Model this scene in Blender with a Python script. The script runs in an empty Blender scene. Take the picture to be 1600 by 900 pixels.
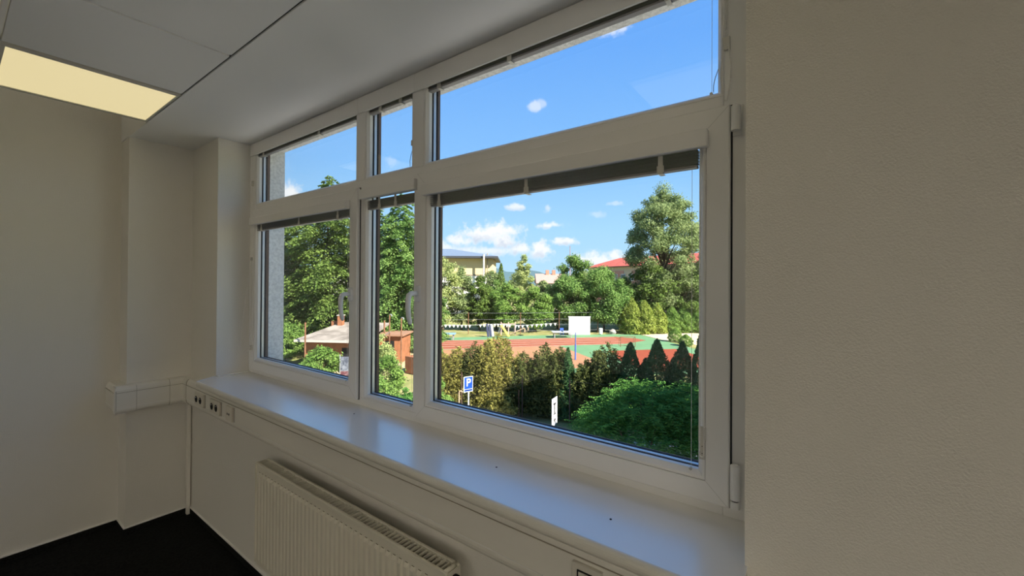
import bpy, bmesh, math, random
import numpy as np
from mathutils import Matrix, Vector
sc = bpy.context.scene
COL = sc.collection
PI = math.pi
G = -5.6                                   # outdoor ground level (the room is on an upper floor)

# ------------------------------------------------------------------ camera
cam_d = bpy.data.cameras.new('camera'); cam = bpy.data.objects.new('camera', cam_d); COL.objects.link(cam)
cam_d.sensor_width = 36.0; cam_d.lens = 656.95 / 1600 * 36.0
cam_d.shift_y = (436.5 - 450) / 1600
cam_d.clip_start = 0.02; cam_d.clip_end = 3000
yaw, pit, rol = 0.636668, 0.006429, 0.00591
fw = Vector((-math.sin(yaw) * math.cos(pit), math.cos(yaw) * math.cos(pit), math.sin(pit)))
rt = Vector((math.cos(yaw), math.sin(yaw), 0)); up = rt.cross(fw)
r2 = math.cos(rol) * rt + math.sin(rol) * up; u2 = -math.sin(rol) * rt + math.cos(rol) * up
mw = Matrix((r2, u2, -fw)).transposed().to_4x4(); mw.translation = (0, 0, 1.62)
cam.matrix_world = mw
sc.camera = cam

# ------------------------------------------------------------------ view
sc.view_settings.view_transform = 'Standard'; sc.view_settings.look = 'None'
sc.view_settings.gamma = 1.0; sc.view_settings.exposure = 0.5; sc.view_settings.use_curve_mapping = False
sc.cycles.use_denoising = True
sc.cycles.max_bounces = 10; sc.cycles.diffuse_bounces = 6; sc.cycles.glossy_bounces = 4; sc.cycles.transparent_max_bounces = 16
sc.cycles.sample_clamp_indirect = 6.0
sc.cycles.caustics_reflective = False; sc.cycles.caustics_refractive = False

# ------------------------------------------------------------------ sky
class N:
    """tiny node-expression helper"""
    def __init__(s, nt): s.nt = nt
    def new(s, t, **k):
        n = s.nt.nodes.new(t)
        for a, b in k.items(): setattr(n, a, b)
        return n
    def put(s, sock, v):
        if hasattr(v, 'is_output') or isinstance(v, bpy.types.NodeSocket): s.nt.links.new(v, sock)
        else: sock.default_value = v
    def m(s, op, a, b=0.0, c=None, clamp=False):
        n = s.new('ShaderNodeMath', operation=op, use_clamp=clamp)
        s.put(n.inputs[0], a); s.put(n.inputs[1], b)
        if c is not None: s.put(n.inputs[2], c)
        return n.outputs[0]
    def ramp(s, v, a, b, c=0.0, d=1.0):
        n = s.new('ShaderNodeMapRange', interpolation_type='SMOOTHSTEP'); n.clamp = True
        s.put(n.inputs[0], v)
        for i, x in enumerate((a, b, c, d)): n.inputs[i + 1].default_value = x
        return n.outputs[0]
    def mix(s, f, a, b):
        n = s.new('ShaderNodeMix', data_type='RGBA')
        s.put(n.inputs[0], f); s.put(n.inputs[6], a); s.put(n.inputs[7], b)
        return n.outputs[2]
    def noise(s, vec, scale, detail=4, rough=0.55):
        n = s.new('ShaderNodeTexNoise'); s.put(n.inputs['Vector'], vec)
        n.inputs['Scale'].default_value = scale; n.inputs['Detail'].default_value = detail
        n.inputs['Roughness'].default_value = rough
        return n.outputs['Fac']

wd = bpy.data.worlds.new('sky'); sc.world = wd; wd.use_nodes = True
nt = wd.node_tree; nt.nodes.clear(); n = N(nt)
tc = n.new('ShaderNodeTexCoord').outputs['Generated']
sx = n.new('ShaderNodeSeparateXYZ'); nt.links.new(tc, sx.inputs[0])
az = n.m('ARCTAN2', sx.outputs[0], sx.outputs[1]); el = n.m('ARCSINE', sx.outputs[2])
cr = n.new('ShaderNodeValToRGB'); nt.links.new(n.m('MULTIPLY', el, 1 / 1.2, clamp=True), cr.inputs[0])
els = cr.color_ramp.elements
els[0].position = 0.0; els[0].color = (0.50, 0.76, 0.98, 1)
els[1].position = 1.0; els[1].color = (0.09, 0.26, 0.72, 1)
for p, c in ((0.10, (0.40, 0.70, 0.98, 1)), (0.22, (0.25, 0.54, 0.97, 1)), (0.42, (0.145, 0.40, 0.93, 1))):
    e = els.new(p); e.color = c
big = n.noise(tc, 9.0, 6, 0.6); fine = n.noise(tc, 42.0, 5, 0.6)
rough = n.m('ADD', n.m('MULTIPLY', n.m('SUBTRACT', big, 0.5), 1.7), n.m('MULTIPLY', n.m('SUBTRACT', fine, 0.5), 2.6))
dens = None; shade = None
BL = [(-.692, .116, .075, .030, 1), (-.665, .100, .045, .026, 1), (-.758, .096, .045, .018, .9), (-.80, .080, .05, .02, .8), (-.70, .074, .12, .014, .75),
      (-.549, .1335, .032, .0085, .9), (-.572, .074, .034, .022, .95), (-.516, .096, .040, .010, .9), (-.434, .050, .075, .022, .9), (-.615, .078, .035, .014, .9),
      (-.628, .176, .022, .009, .8), (-.553, .174, .010, .010, .5), (-.3985, .181, .018, .006, .35), (-.435, .157, .02, .010, .3),
      (-.585, .398, .015, .010, .55), (-.568, .402, .012, .008, .4), (-.400, .535, .040, .016, .6), (-1.125, .176, .030, .030, .95), (-.92, .268, .02, .012, .2)]
for a0, e0, ra, re, k in BL:
    du = n.m('DIVIDE', n.m('SUBTRACT', az, a0), ra); dv = n.m('DIVIDE', n.m('SUBTRACT', el, e0), re)
    d = n.m('SQRT', n.m('ADD', n.m('MULTIPLY', du, du), n.m('MULTIPLY', dv, dv)))
    v = n.m('MULTIPLY', n.ramp(n.m('ADD', d, rough), 1.25, 0.35), k)
    dens = v if dens is None else n.m('MAXIMUM', dens, v)
    if k >= .75:
        sh = n.m('MULTIPLY', n.ramp(n.m('ADD', dv, n.m('MULTIPLY', rough, 0.8)), 0.1, -0.9), v)
        shade = sh if shade is None else n.m('MAXIMUM', shade, sh)
mp = n.new('ShaderNodeMapping'); nt.links.new(tc, mp.inputs[0]); mp.inputs['Scale'].default_value = (1, 1, 3.2)
gen = n.m('MULTIPLY', n.ramp(n.noise(mp.outputs[0], 4.2, 7, 0.6), 0.60, 0.76), n.ramp(el, 0.34, 0.02))
dens = n.m('MAXIMUM', dens, n.m('MULTIPLY', gen, 0.6))
ccol = n.mix(n.m('MULTIPLY', shade, 0.75), (0.97, 0.98, 1.0, 1), (0.52, 0.62, 0.80, 1))
skyc = n.mix(dens, cr.outputs[0], ccol)
bg = n.new('ShaderNodeBackground'); nt.links.new(skyc, bg.inputs[0]); bg.inputs[1].default_value = 0.83
nt.links.new(bg.outputs[0], n.new('ShaderNodeOutputWorld').inputs[0])

# ------------------------------------------------------------------ sun (from the right, just behind the facade plane)
sd = bpy.data.lights.new('sun', 'SUN'); sun = bpy.data.objects.new('sun', sd); COL.objects.link(sun)
sd.energy = 11.0; sd.angle = 0.0093; sd.color = (1.0, 0.93, 0.80)
sdir = Vector((-0.996 * math.cos(0.68), 0.085 * math.cos(0.68), -math.sin(0.68)))
sun.rotation_euler = sdir.to_track_quat('-Z', 'Y').to_euler(); sun.location = (30, -2, 30)

# ================================================================== helpers
MATS = {}
def mat(name, col, rough=0.6, spec=0.3, metal=0.0, var=0.0, vscale=6.0, bump=0.0, bscale=200.0, col2=None, emit=None, coat=0.0):
    if name in MATS: return MATS[name]
    m = bpy.data.materials.new(name); m.use_nodes = True; MATS[name] = m
    t = m.node_tree; q = N(t); b = t.nodes['Principled BSDF']
    c4 = (*col, 1)
    b.inputs['Base Color'].default_value = c4; b.inputs['Roughness'].default_value = rough
    b.inputs['Specular IOR Level'].default_value = spec; b.inputs['Metallic'].default_value = metal
    b.inputs['Coat Weight'].default_value = coat; b.inputs['Coat Roughness'].default_value = 0.27; b.inputs['Coat IOR'].default_value = 1.95
    oc = q.new('ShaderNodeTexCoord').outputs['Object']
    if var or col2:
        d4 = (*(col2 or tuple(max(0, c * (1 - var)) for c in col)), 1)
        t.links.new(q.mix(q.ramp(q.noise(oc, vscale, 5, 0.6), 0.35, 0.68), c4, d4), b.inputs['Base Color'])
    if bump:
        bn = q.new('ShaderNodeBump'); bn.inputs['Strength'].default_value = bump; bn.inputs['Distance'].default_value = 0.004
        t.links.new(q.noise(oc, bscale, 3, 0.6), bn.inputs['Height']); t.links.new(bn.outputs[0], b.inputs['Normal'])
    if emit:
        b.inputs['Emission Color'].default_value = (*emit[0], 1); b.inputs['Emission Strength'].default_value = emit[1]
    return m
def leafmat(name, c1, c2, trans=0.35):
    if name in MATS: return MATS[name]
    m = bpy.data.materials.new(name); m.use_nodes = True; MATS[name] = m
    t = m.node_tree; t.nodes.clear(); q = N(t)
    rnd = q.new('ShaderNodeNewGeometry').outputs['Random Per Island']
    oc = q.new('ShaderNodeTexCoord').outputs['Object']
    f = q.m('ADD', q.m('MULTIPLY', rnd, 0.55), q.m('MULTIPLY', q.ramp(q.noise(oc, 0.55, 3), 0.35, 0.65), 0.45))
    c = q.mix(f, (*c1, 1), (*c2, 1))
    d = q.new('ShaderNodeBsdfDiffuse'); tr = q.new('ShaderNodeBsdfTranslucent'); mx = q.new('ShaderNodeMixShader')
    t.links.new(c, d.inputs[0]); t.links.new(c, tr.inputs[0]); mx.inputs[0].default_value = trans
    t.links.new(d.outputs[0], mx.inputs[1]); t.links.new(tr.outputs[0], mx.inputs[2])
    t.links.new(mx.outputs[0], q.new('ShaderNodeOutputMaterial').inputs[0])
    return m
def glassmat():
    m = bpy.data.materials.new('window_glass'); m.use_nodes = True
    t = m.node_tree; t.nodes.clear(); q = N(t)
    ge = q.new('ShaderNodeNewGeometry'); dt = q.new('ShaderNodeVectorMath', operation='DOT_PRODUCT')
    t.links.new(ge.outputs['Normal'], dt.inputs[0]); t.links.new(ge.outputs['Incoming'], dt.inputs[1])
    sch = q.m('MULTIPLY_ADD', q.m('POWER', q.m('SUBTRACT', 1.0, q.m('ABSOLUTE', dt.outputs['Value'])), 5.0), 0.95, 0.045)   # Schlick reflectance of a pane
    tp = q.new('ShaderNodeBsdfTransparent'); tp.inputs[0].default_value = (0.985, 0.99, 0.985, 1)
    gl = q.new('ShaderNodeBsdfGlossy'); gl.inputs['Roughness'].default_value = 0.0
    mx = q.new('ShaderNodeMixShader')
    t.links.new(sch, mx.inputs[0]); t.links.new(tp.outputs[0], mx.inputs[1]); t.links.new(gl.outputs[0], mx.inputs[2])
    t.links.new(mx.outputs[0], q.new('ShaderNodeOutputMaterial').inputs[0])
    return m
GLASS = glassmat()

W = {}                                                        # world origin of every object
def tag(o, label=None, cat=None, group=None, kind=None):
    if label: o['label'] = label
    if cat: o['category'] = cat
    if group: o['group'] = group
    if kind: o['kind'] = kind
    return o
def thing(name, loc, label=None, cat=None, group=None, kind=None):
    o = bpy.data.objects.new(name, None); COL.objects.link(o); o.location = loc; o.empty_display_size = 0.1
    W[o.name] = Vector(loc); return tag(o, label, cat, group, kind)
def link(name, me, m, parent, origin):
    o = bpy.data.objects.new(name, me); COL.objects.link(o)
    if m: me.materials.append(m)
    if parent is None: o.location = origin
    else: o.parent = parent
    W[o.name] = Vector(origin); return o
class MB:
    def __init__(s): s.v = []; s.f = []; s.M = None
    def add(s, vs, fs):
        k = len(s.v)
        s.v += [tuple(s.M @ Vector(p)) if s.M else tuple(p) for p in vs]; s.f += [tuple(i + k for i in f) for f in fs]; return s
    def box(s, x0, x1, y0, y1, z0, z1):
        if x0 > x1: x0, x1 = x1, x0
        if y0 > y1: y0, y1 = y1, y0
        if z0 > z1: z0, z1 = z1, z0
        return s.add([(x0,y0,z0),(x1,y0,z0),(x1,y1,z0),(x0,y1,z0),(x0,y0,z1),(x1,y0,z1),(x1,y1,z1),(x0,y1,z1)],
                     [(0,3,2,1),(4,5,6,7),(0,1,5,4),(1,2,6,5),(2,3,7,6),(3,0,4,7)])
    def prism(s, poly, z0, z1):                                # poly counter-clockwise in x, y
        k = len(poly)
        return s.add([(x, y, z0) for x, y in poly] + [(x, y, z1) for x, y in poly],
                     [tuple(range(k - 1, -1, -1)), tuple(range(k, 2 * k))] + [(i, (i + 1) % k, (i + 1) % k + k, i + k) for i in range(k)])
    def ring(s, x0, x1, z0, z1, prof):                         # closed profile (inset, y) swept round a rectangle, mitred
        k = len(prof); vs = []
        for cx, cz in ((0, 0), (1, 0), (1, 1), (0, 1)):
            for d, y in prof:
                vs.append((x0 + d if cx == 0 else x1 - d, y, z0 + d if cz == 0 else z1 - d))
        fs = []
        for c in range(4):
            e = (c + 1) % 4
            for i in range(k):
                j = (i + 1) % k; fs.append((c * k + i, e * k + i, e * k + j, c * k + j))
        return s.add(vs, fs)
    def extrude(s, prof, a, b, axis='x', sgn=1):               # profile (p, z); p runs along the other horizontal axis
        k = len(prof); vs = []
        for t in (a, b):
            for p, z in prof: vs.append((t, p, z) if axis == 'x' else (p, t, z))
        return s.add(vs, [tuple(range(k)), tuple(range(2 * k - 1, k - 1, -1))] + [(i, i + k, (i + 1) % k + k, (i + 1) % k) for i in range(k)])
    def tube(s, pts, r, seg=8, caps=True):
        pts = [Vector(p) for p in pts]; k = len(pts); vs = []; fs = []; ref = None
        for i, p in enumerate(pts):
            d = (pts[min(i + 1, k - 1)] - pts[max(i - 1, 0)]).normalized()
            if ref is None: ref = Vector((0, 0, 1)) if abs(d.z) < 0.9 else Vector((1, 0, 0))
            a = d.cross(ref).normalized(); b = a.cross(d); ref = b
            rr = r[i] if isinstance(r, (list, tuple)) else r
            for j in range(seg):
                t = 2 * PI * j / seg; vs.append(tuple(p + (a * math.cos(t) + b * math.sin(t)) * rr))
        for i in range(k - 1):
            for j in range(seg):
                q = (j + 1) % seg; fs.append((i * seg + j, i * seg + q, (i + 1) * seg + q, (i + 1) * seg + j))
        if caps: fs += [tuple(range(seg - 1, -1, -1)), tuple(range((k - 1) * seg, k * seg))]
        return s.add(vs, fs)
    def build(s, name, m, parent=None, bevel=0.0, smooth=False, origin=None, seg=2):
        if parent is not None: o0 = W[parent.name]
        elif origin is not None: o0 = Vector(origin)
        else:
            a = np.array(s.v); lo = a.min(0); hi = a.max(0); o0 = Vector(((lo[0] + hi[0]) / 2, (lo[1] + hi[1]) / 2, lo[2]))
        me = bpy.data.meshes.new(name); me.from_pydata([tuple(Vector(p) - o0) for p in s.v], [], s.f)
        bm = bmesh.new(); bm.from_mesh(me); bmesh.ops.recalc_face_normals(bm, faces=bm.faces); bm.to_mesh(me); bm.free()
        if smooth: me.shade_smooth()
        o = link(name, me, m, parent, o0)
        if bevel:
            b = o.modifiers.new('bevel', 'BEVEL'); b.width = bevel; b.segments = seg; b.limit_method = 'ANGLE'; b.angle_limit = 0.6
        return o
def box(name, m, x0, x1, y0, y1, z0, z1, parent=None, bevel=0.0): return MB().box(x0, x1, y0, y1, z0, z1).build(name, m, parent, bevel)

# ------------------------------------------------------------------ materials
PAINT = mat('wall_paint', (0.82, 0.80, 0.75), 0.75, 0.25, bump=0.6, bscale=230)
CEILP = mat('ceiling_paint', (0.87, 0.87, 0.86), 0.8, 0.2, bump=0.05, bscale=200)
TILE = mat('ceiling_tile_fibre', (0.83, 0.83, 0.82), 0.9, 0.1, bump=0.15, bscale=420)
PVC = mat('white_pvc', (0.86, 0.85, 0.83), 0.32, 0.45)
PVCG = mat('trunking_pvc', (0.83, 0.81, 0.75), 0.42, 0.4)
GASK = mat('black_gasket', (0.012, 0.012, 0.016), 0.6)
SPACER = mat('aluminium_spacer', (0.62, 0.62, 0.64), 0.4, 0.5, 0.6)
BROWN = mat('brown_outer_foil', (0.12, 0.068, 0.045), 0.5, 0.3)
SILLM = mat('white_sill_laminate', (0.91, 0.90, 0.87), 0.25, 0.6, coat=1.0)
CARPET = mat('dark_carpet', (0.020, 0.021, 0.020), 0.95, 0.05, var=0.5, vscale=90, bump=0.8, bscale=500)
RAD = mat('radiator_enamel', (0.76, 0.73, 0.63), 0.35, 0.4)
DARK = mat('dark_hole', (0.01, 0.01, 0.01), 0.8)
HANDLE = mat('handle_white', (0.80, 0.81, 0.84), 0.25, 0.5)
SLAT = mat('grey_slat', (0.27, 0.26, 0.255), 0.4, 0.5, 0.2)
CLEAR = mat('clear_plastic', (0.66, 0.64, 0.58), 0.25, 0.5)
CHAIN = mat('white_chain', (0.82, 0.80, 0.76), 0.4, 0.4)
STUCCO = mat('facade_stucco', (0.86, 0.85, 0.82), 0.95, 0.1, var=0.25, vscale=60, bump=1.0, bscale=160)
LAMPF = mat('lamp_frame', (0.55, 0.54, 0.48), 0.45)

# ================================================================== room shell
XL, XR, YB, YW, ZC, ZS = -3.75, 4.0, -4.6, 1.04, 2.95, 2.534
tag(box('floor', CARPET, XL - .1, XR + .1, YB - .1, 1.30, -.15, 0), kind='structure')
tag(box('wall_left', PAINT, XL - .15, XL, YB - .1, 1.30, 0, ZC), kind='structure')
tag(box('wall_right', PAINT, XR, XR + .15, YB - .1, 1.30, 0, ZC), kind='structure')
tag(box('wall_back', PAINT, XL - .15, XR + .15, YB - .15, YB, 0, ZC), kind='structure')
WX0, WX1, WZ0, WZ1 = -3.114, -0.136, 0.985, ZS
m = MB(); m.box(XL, WX0, YW, 1.30, 0, ZS); m.box(WX1, XR, YW, 1.30, 0, ZS); m.box(WX0, WX1, YW, 1.30, 0, WZ0)
tag(m.build('wall_window', PAINT), kind='structure')
tag(box('wall_pillar', PAINT, XL, -3.567, .70, YW, 0, ZS), kind='structure')
tag(box('ceiling', CEILP, XL - .15, XR + .15, YB - .15, 1.30, ZC, ZC + .2), kind='structure')
cl = tag(box('ceiling_soffit', CEILP, XL, XR, .695, 1.30, ZS, ZC), kind='structure')
# suspended strip of tiles in front of the soffit
strip = thing('ceiling_strip', (0, .4, ZS), kind='structure')
gx = [-2.545 + .6 * i for i in range(0, 11)]
tme = None
for i in range(len(gx) - 1):
    if i in (3, 7): continue
    if tme is None:
        t0 = MB().box(gx[i] + .009, gx[i + 1] - .009, .124, .6885, ZS + .001, ZS + .017).build('ceiling_tile', TILE, strip, 0.002); tme = t0
    else:
        c = t0.copy(); COL.objects.link(c); c.parent = strip; c.location = (.6 * i, 0, 0); W[c.name] = W[strip.name]
for x in [-3.145] + gx: box('grid_bar', CEILP, x - .0085, x + .0085, .12, .6885, ZS + .008, ZS + .03, strip)
box('grid_bar', CEILP, -3.153, XR - .05, .108, .120, ZS + .001, ZS + .034, strip)
m = MB().box(-3.153, XR - .01, .6890, .6945, ZS + .006, ZS + .03); m.build('shadow_gap_strip', mat('gap_shade_dark', (.12, .12, .11), .9), strip)  # dark strip stands in for the shadow gap along the tile edge
tag(box('trim_1', CEILP, XL + .185, XR - .01, .6955, .7180, ZS - .0009, ZS - .0001), kind='structure')
# skirting of carpet with a pale top edge
def skirt(name, parts):
    e = thing(name, (parts[0][0], parts[0][2], 0), kind='structure')
    for a in parts:
        box('carpet_strip', CARPET, *a, 0, .038, e)
        x0, x1, y0, y1 = a; box('top_edge', PVC, x0, x1, y0, y1, .038, .043, e)
skirt('baseboard_left', [(XL, XL + .009, YB, .691)])
skirt('baseboard_pillar', [(XL + .009, -3.567, .691, .70), (-3.567, -3.558, .691, 1.031)])
skirt('baseboard_window', [(-3.558, XR, 1.031, YW)])

# ------------------------------------------------------------------ LED panel
DIFF = mat('lamp_diffuser', (0.45, 0.43, 0.36), 0.6, emit=((1.0, 0.84, 0.45), 0.50))
for px, lab in ((-2.845, 'square warm white LED panel in the ceiling strip by the corner pillar'), (-.445, 'square LED panel in the ceiling strip above the viewer'), (1.955, 'added unseen LED panel at the right end of the ceiling strip')):  # third panel is unseen, added at the same spacing to brighten the room
    lamp = thing('ceiling_light', (px, .39, ZS - .004), lab, 'ceiling light', 'LED panels in the ceiling strip')
    m = MB()
    for (a, b, c, d) in ((-.297, .297, .120, .136), (-.297, .297, .679, .6885), (-.297, -.270, .136, .679), (.270, .297, .136, .679)):
        m.box(px + a, px + b, c, d, ZS - .003, ZS + .03)
    m.build('frame', LAMPF, lamp)
    box('diffuser', DIFF, px - .270, px + .270, .136, .679, ZS + .0005, ZS + .02, lamp)
# added pendant lamps, unseen behind the viewer, put in to brighten the room
FILL_GLOW = mat('added_lamp_glow', (0.9, 0.88, 0.8), 0.5, emit=((1.0, 0.91, 0.77), 16.0))
for i, (lx, ly) in enumerate(((-1.05, -3.75), (1.2, -3.75), (3.2, -3.75), (2.2, -1.6))):
    q = thing('added_pendant_lamp', (lx, ly, 2.20), ('added long pendant lamp at the back left of the room', 'added long pendant lamp at the back middle of the room', 'added long pendant lamp at the back right of the room', 'added long pendant lamp nearest the window, on the right')[i], 'ceiling light', 'added pendant lamps')
    box('housing', PVC, lx - .104, lx + .104, ly - .72, ly + .72, 2.215, 2.265, q)
    box('diffuser', FILL_GLOW, lx - .10, lx + .10, ly - .715, ly + .715, 2.203, 2.215, q)
    for e_ in (-1, 1):
        box('end_cap', PVC, lx - .105, lx + .105, ly + e_ * .72, ly + e_ * .735, 2.20, 2.27, q)
        MB().tube([(lx, ly + e_ * .6, 2.265), (lx, ly + e_ * .6, ZC)], .002, 5).build('suspension_wire', PVC, q)

# ================================================================== window
win = thing('window_1', (-1.6, 1.26, 1.006), kind='structure')
YF0, YF1 = 1.228, 1.295
def bar(name, x0, x1, z0, z1, y0=YF0, bv=.003): 
    return box(name, PVC, x0, x1, y0, YF1, z0, z1, win, bv)
bar('frame_stile', -3.114, -3.030, 1.006, 2.534); bar('frame_stile', -.212, -.136, 1.006, 2.534)
bar('frame_rail', -3.030, -.212, 1.006, 1.047); bar('frame_rail', -3.030, -.212, 2.490, 2.534)
bar('transom', -3.030, -.212, 2.060, 2.119, 1.2282)
bar('mullion', -1.882, -1.812, 2.119, 2.490); bar('mullion', -1.458, -1.387, 2.119, 2.490)
bar('mullion', -1.866, -1.815, 1.047, 2.060); bar('mullion', -1.440, -1.388, 1.047, 2.060)
def glazing(parent, x0, x1, z0, z1, yf, inset):
    """bead, gaskets, spacer, two panes and the brown outer ring; x0.. is the outer line of the bead, yf its front"""
    a = inset
    MB().ring(x0, x1, z0, z1, [(0, yf + .0015), (.002, yf), (.008, yf + .001), (a, yf + .014), (a, yf + .030), (0, yf + .030)]).build('bead', PVC, parent)
    MB().ring(x0, x1, z0, z1, [(0.003, yf + .030), (a + .001, yf + .030), (a + .001, yf + .034), (0.003, yf + .034)]).build('gasket', GASK, parent)
    MB().ring(x0, x1, z0, z1, [(0.003, yf + .038), (a + .002, yf + .038), (a + .002, yf + .052), (0.003, yf + .052)]).build('spacer', SPACER, parent)
    MB().ring(x0, x1, z0, z1, [(0.003, yf + .056), (a + .002, yf + .056), (a + .004, yf + .062), (0.003, yf + .062)]).build('gasket', GASK, parent)
    MB().ring(x0, x1, z0, z1, [(-.012, yf + .062), (a + .002, yf + .062), (a - .002, yf + .080), (-.012, yf + .080)]).build('outer_frame', BROWN, parent)
    box('glass', GLASS, x0 + .004, x1 - .004, yf + .034, yf + .056, z0 + .004, z1 - .004, parent)
def sash(x0, x1, z0, z1):
    s_ = MB().ring(x0, x1, z0, z1, [(0, 1.2254), (0, 1.211), (.003, 1.208), (.056, 1.208), (.056, 1.232), (.058, 1.238), (.058, 1.292), (.020, 1.292), (.020, 1.2254)]).build('sash', PVC, win)
    # fine mitre joints
    for (cx, cz, dx, dz) in ((x0, z0, 1, 1), (x1, z0, -1, 1), (x1, z1, -1, -1), (x0, z1, 1, -1)):
        w = .0003
        MB().add([(cx + dx * (.003 - w), 1.2079, cz + dz * (.003 + w)), (cx + dx * (.003 + w), 1.2079, cz + dz * (.003 - w)), (cx + dx * (.056 + w), 1.2079, cz + dz * (.056 - w)), (cx + dx * (.056 - w), 1.2079, cz + dz * (.056 + w)),
                  (cx + dx * (.003 - w), 1.2082, cz + dz * (.003 + w)), (cx + dx * (.003 + w), 1.2082, cz + dz * (.003 - w)), (cx + dx * (.056 + w), 1.2082, cz + dz * (.056 - w)), (cx + dx * (.056 - w), 1.2082, cz + dz * (.056 + w))],
                 [(0,1,2,3),(7,6,5,4),(0,4,5,1),(1,5,6,2),(2,6,7,3),(3,7,4,0)]).build('mitre_joint', mat('joint_grey', (.55, .54, .51), .6), s_)
    MB().ring(x0, x1, z0, z1, [(-.0036, 1.2255), (.016, 1.2255), (.016, 1.2279), (-.0036, 1.2279)]).build('seal_shade_ring', GASK, s_)  # black seal shown wider to draw the shadow line round the sash
    glazing(s_, x0 + .057, x1 - .057, z0 + .057, z1 - .057, 1.209, .020)
    return s_
s1 = sash(-3.045, -1.845, 1.038, 2.080); s3 = sash(-1.405, -.194, 1.038, 2.085)
for nm, a in (('mid', (-1.815, -1.440, 1.047, 2.060)), ('l', (-3.030, -1.882, 2.119, 2.490)), ('m', (-1.812, -1.458, 2.119, 2.490)), ('r', (-1.387, -.212, 2.119, 2.490))):
    fx = thing('fixed_light', ((a[0] + a[1]) / 2, 1.25, a[2])); fx.parent = win; fx.location = W[fx.name] - W[win.name]
    glazing(fx, a[0], a[1], a[2], a[3], 1.2305, .017)
def handle(par, x, z):
    m = MB(); k = 14
    rose = [(x + .0145 * math.cos(t) , z - .002 + .0145 * math.sin(t) + (.022 if math.sin(t) > 0 else -.022)) for t in [2 * PI * i / 20 for i in range(20)]]
    vs = [(a, 1.208, b) for a, b in rose] + [(x + (a - x) * .9, 1.196, z + (b - z) * .96) for a, b in rose]; K = len(rose)
    m.add(vs, [tuple(range(K)), tuple(range(2 * K - 1, K - 1, -1))] + [(i, i + K, (i + 1) % K + K, (i + 1) % K) for i in range(K)])
    m.build('handle_rose', HANDLE, par, smooth=False)
    m = MB(); m.tube([(x, 1.198, z), (x, 1.180, z), (x - .001, 1.166, z - .001), (x - .002, 1.156, z - .008), (x - .002, 1.152, z - .025), (x - .001, 1.150, z - .06), (x, 1.153, z - .095), (x + .001, 1.160, z - .122), (x + .001, 1.163, z - .128)],
                     [.0105, .0102, .0110, .0120, .0118, .0110, .0102, .0094, .005], 14)
    m.build('handle_lever', HANDLE, par, smooth=True)
handle(s1, -1.886, 1.556); handle(s3, -1.387, 1.570)
def hinge(x, z0, z1, cap):
    m = MB(); m.tube([(x, 1.2035, z0), (x, 1.2035, z1 - .004), (x, 1.2035, z1)], [.0115, .0115, .008], 16)
    h = m.build('hinge', PVC, s3, smooth=False)
    if cap: MB().tube([(x, 1.2035, z0 - .004), (x, 1.2035, z0 - .001)], .008, 12).build('hinge_gap', DARK, s3); MB().tube([(x, 1.2035, z0 - .022), (x, 1.2035, z0 - .004)], .0112, 16).build('hinge_foot', PVC, s3)
hinge(-.1795, 2.012, 2.078, False); hinge(-.1795, 1.069, 1.158, True)
box('hinge_plate', PVC, -.190, -.166, 1.222, 1.2279, 2.004, 2.084, s3, .002)

# outer sill and facade around the opening
m = MB(); fx0, fx1, fz0, fz1 = -3.104, -.146, .985, 2.54
m.box(-16, fx0, 1.30, 1.45, G, 7.5); m.box(fx1, 14, 1.30, 1.45, G, 7.5); m.box(fx0, fx1, 1.30, 1.45, G, fz0); m.box(fx0, fx1, 1.30, 1.45, fz1, 7.5)
tag(m.build('wall_facade', STUCCO), kind='structure')
MB().extrude([(1.296, 1.004), (1.47, .992), (1.47, .982), (1.296, .994)], fx0, fx1).build('outer_sill', mat('zinc_sill', (.42, .43, .45), .45, .4, .5), win)

# inner sill
SB, ST = .976, 1.0085
sill = MB().prism([(-3.030, .922), (WX1 + .006, .922), (WX1 + .006, YW - .001), (WX1, YW - .001), (WX1, 1.232), (WX0, 1.232), (WX0, YW)], SB + .006, ST).build('window_sill', SILLM)
tag(sill, kind='structure')
k = 10; prof = [(.922, ST)] + [(.922 - .0145 * math.sin(PI * i / k), (SB - .002 + ST) / 2 + (ST - SB + .002) / 2 * math.cos(PI * i / k)) for i in range(1, k)] + [(.922, SB - .002), (.934, SB - .002), (.934, SB + .006), (.922, SB + .006)]
MB().extrude(prof, -3.030, WX1 + .006).build('sill_nosing', mat('sill_edge', (.76, .74, .68), .35, .4), sill, smooth=False)
MB().prism([(-3.034, .912), (-3.028, .912), (-3.108, 1.036), (-3.113, 1.036)], SB, ST + .003).build('sill_end_cap', PVC, sill)
box('sill_end_strip', PVC, WX0, WX0 + .030, YW + .002, 1.227, ST, ST + .004, sill, .001)
for sx_, sy_ in ((-1.735, 1.130), (-.865, 1.09), (-.44, 1.03)):
    MB().tube([(sx_, sy_, ST), (sx_, sy_, ST + .0012)], .003, 8).build('speck', DARK, sill)

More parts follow.
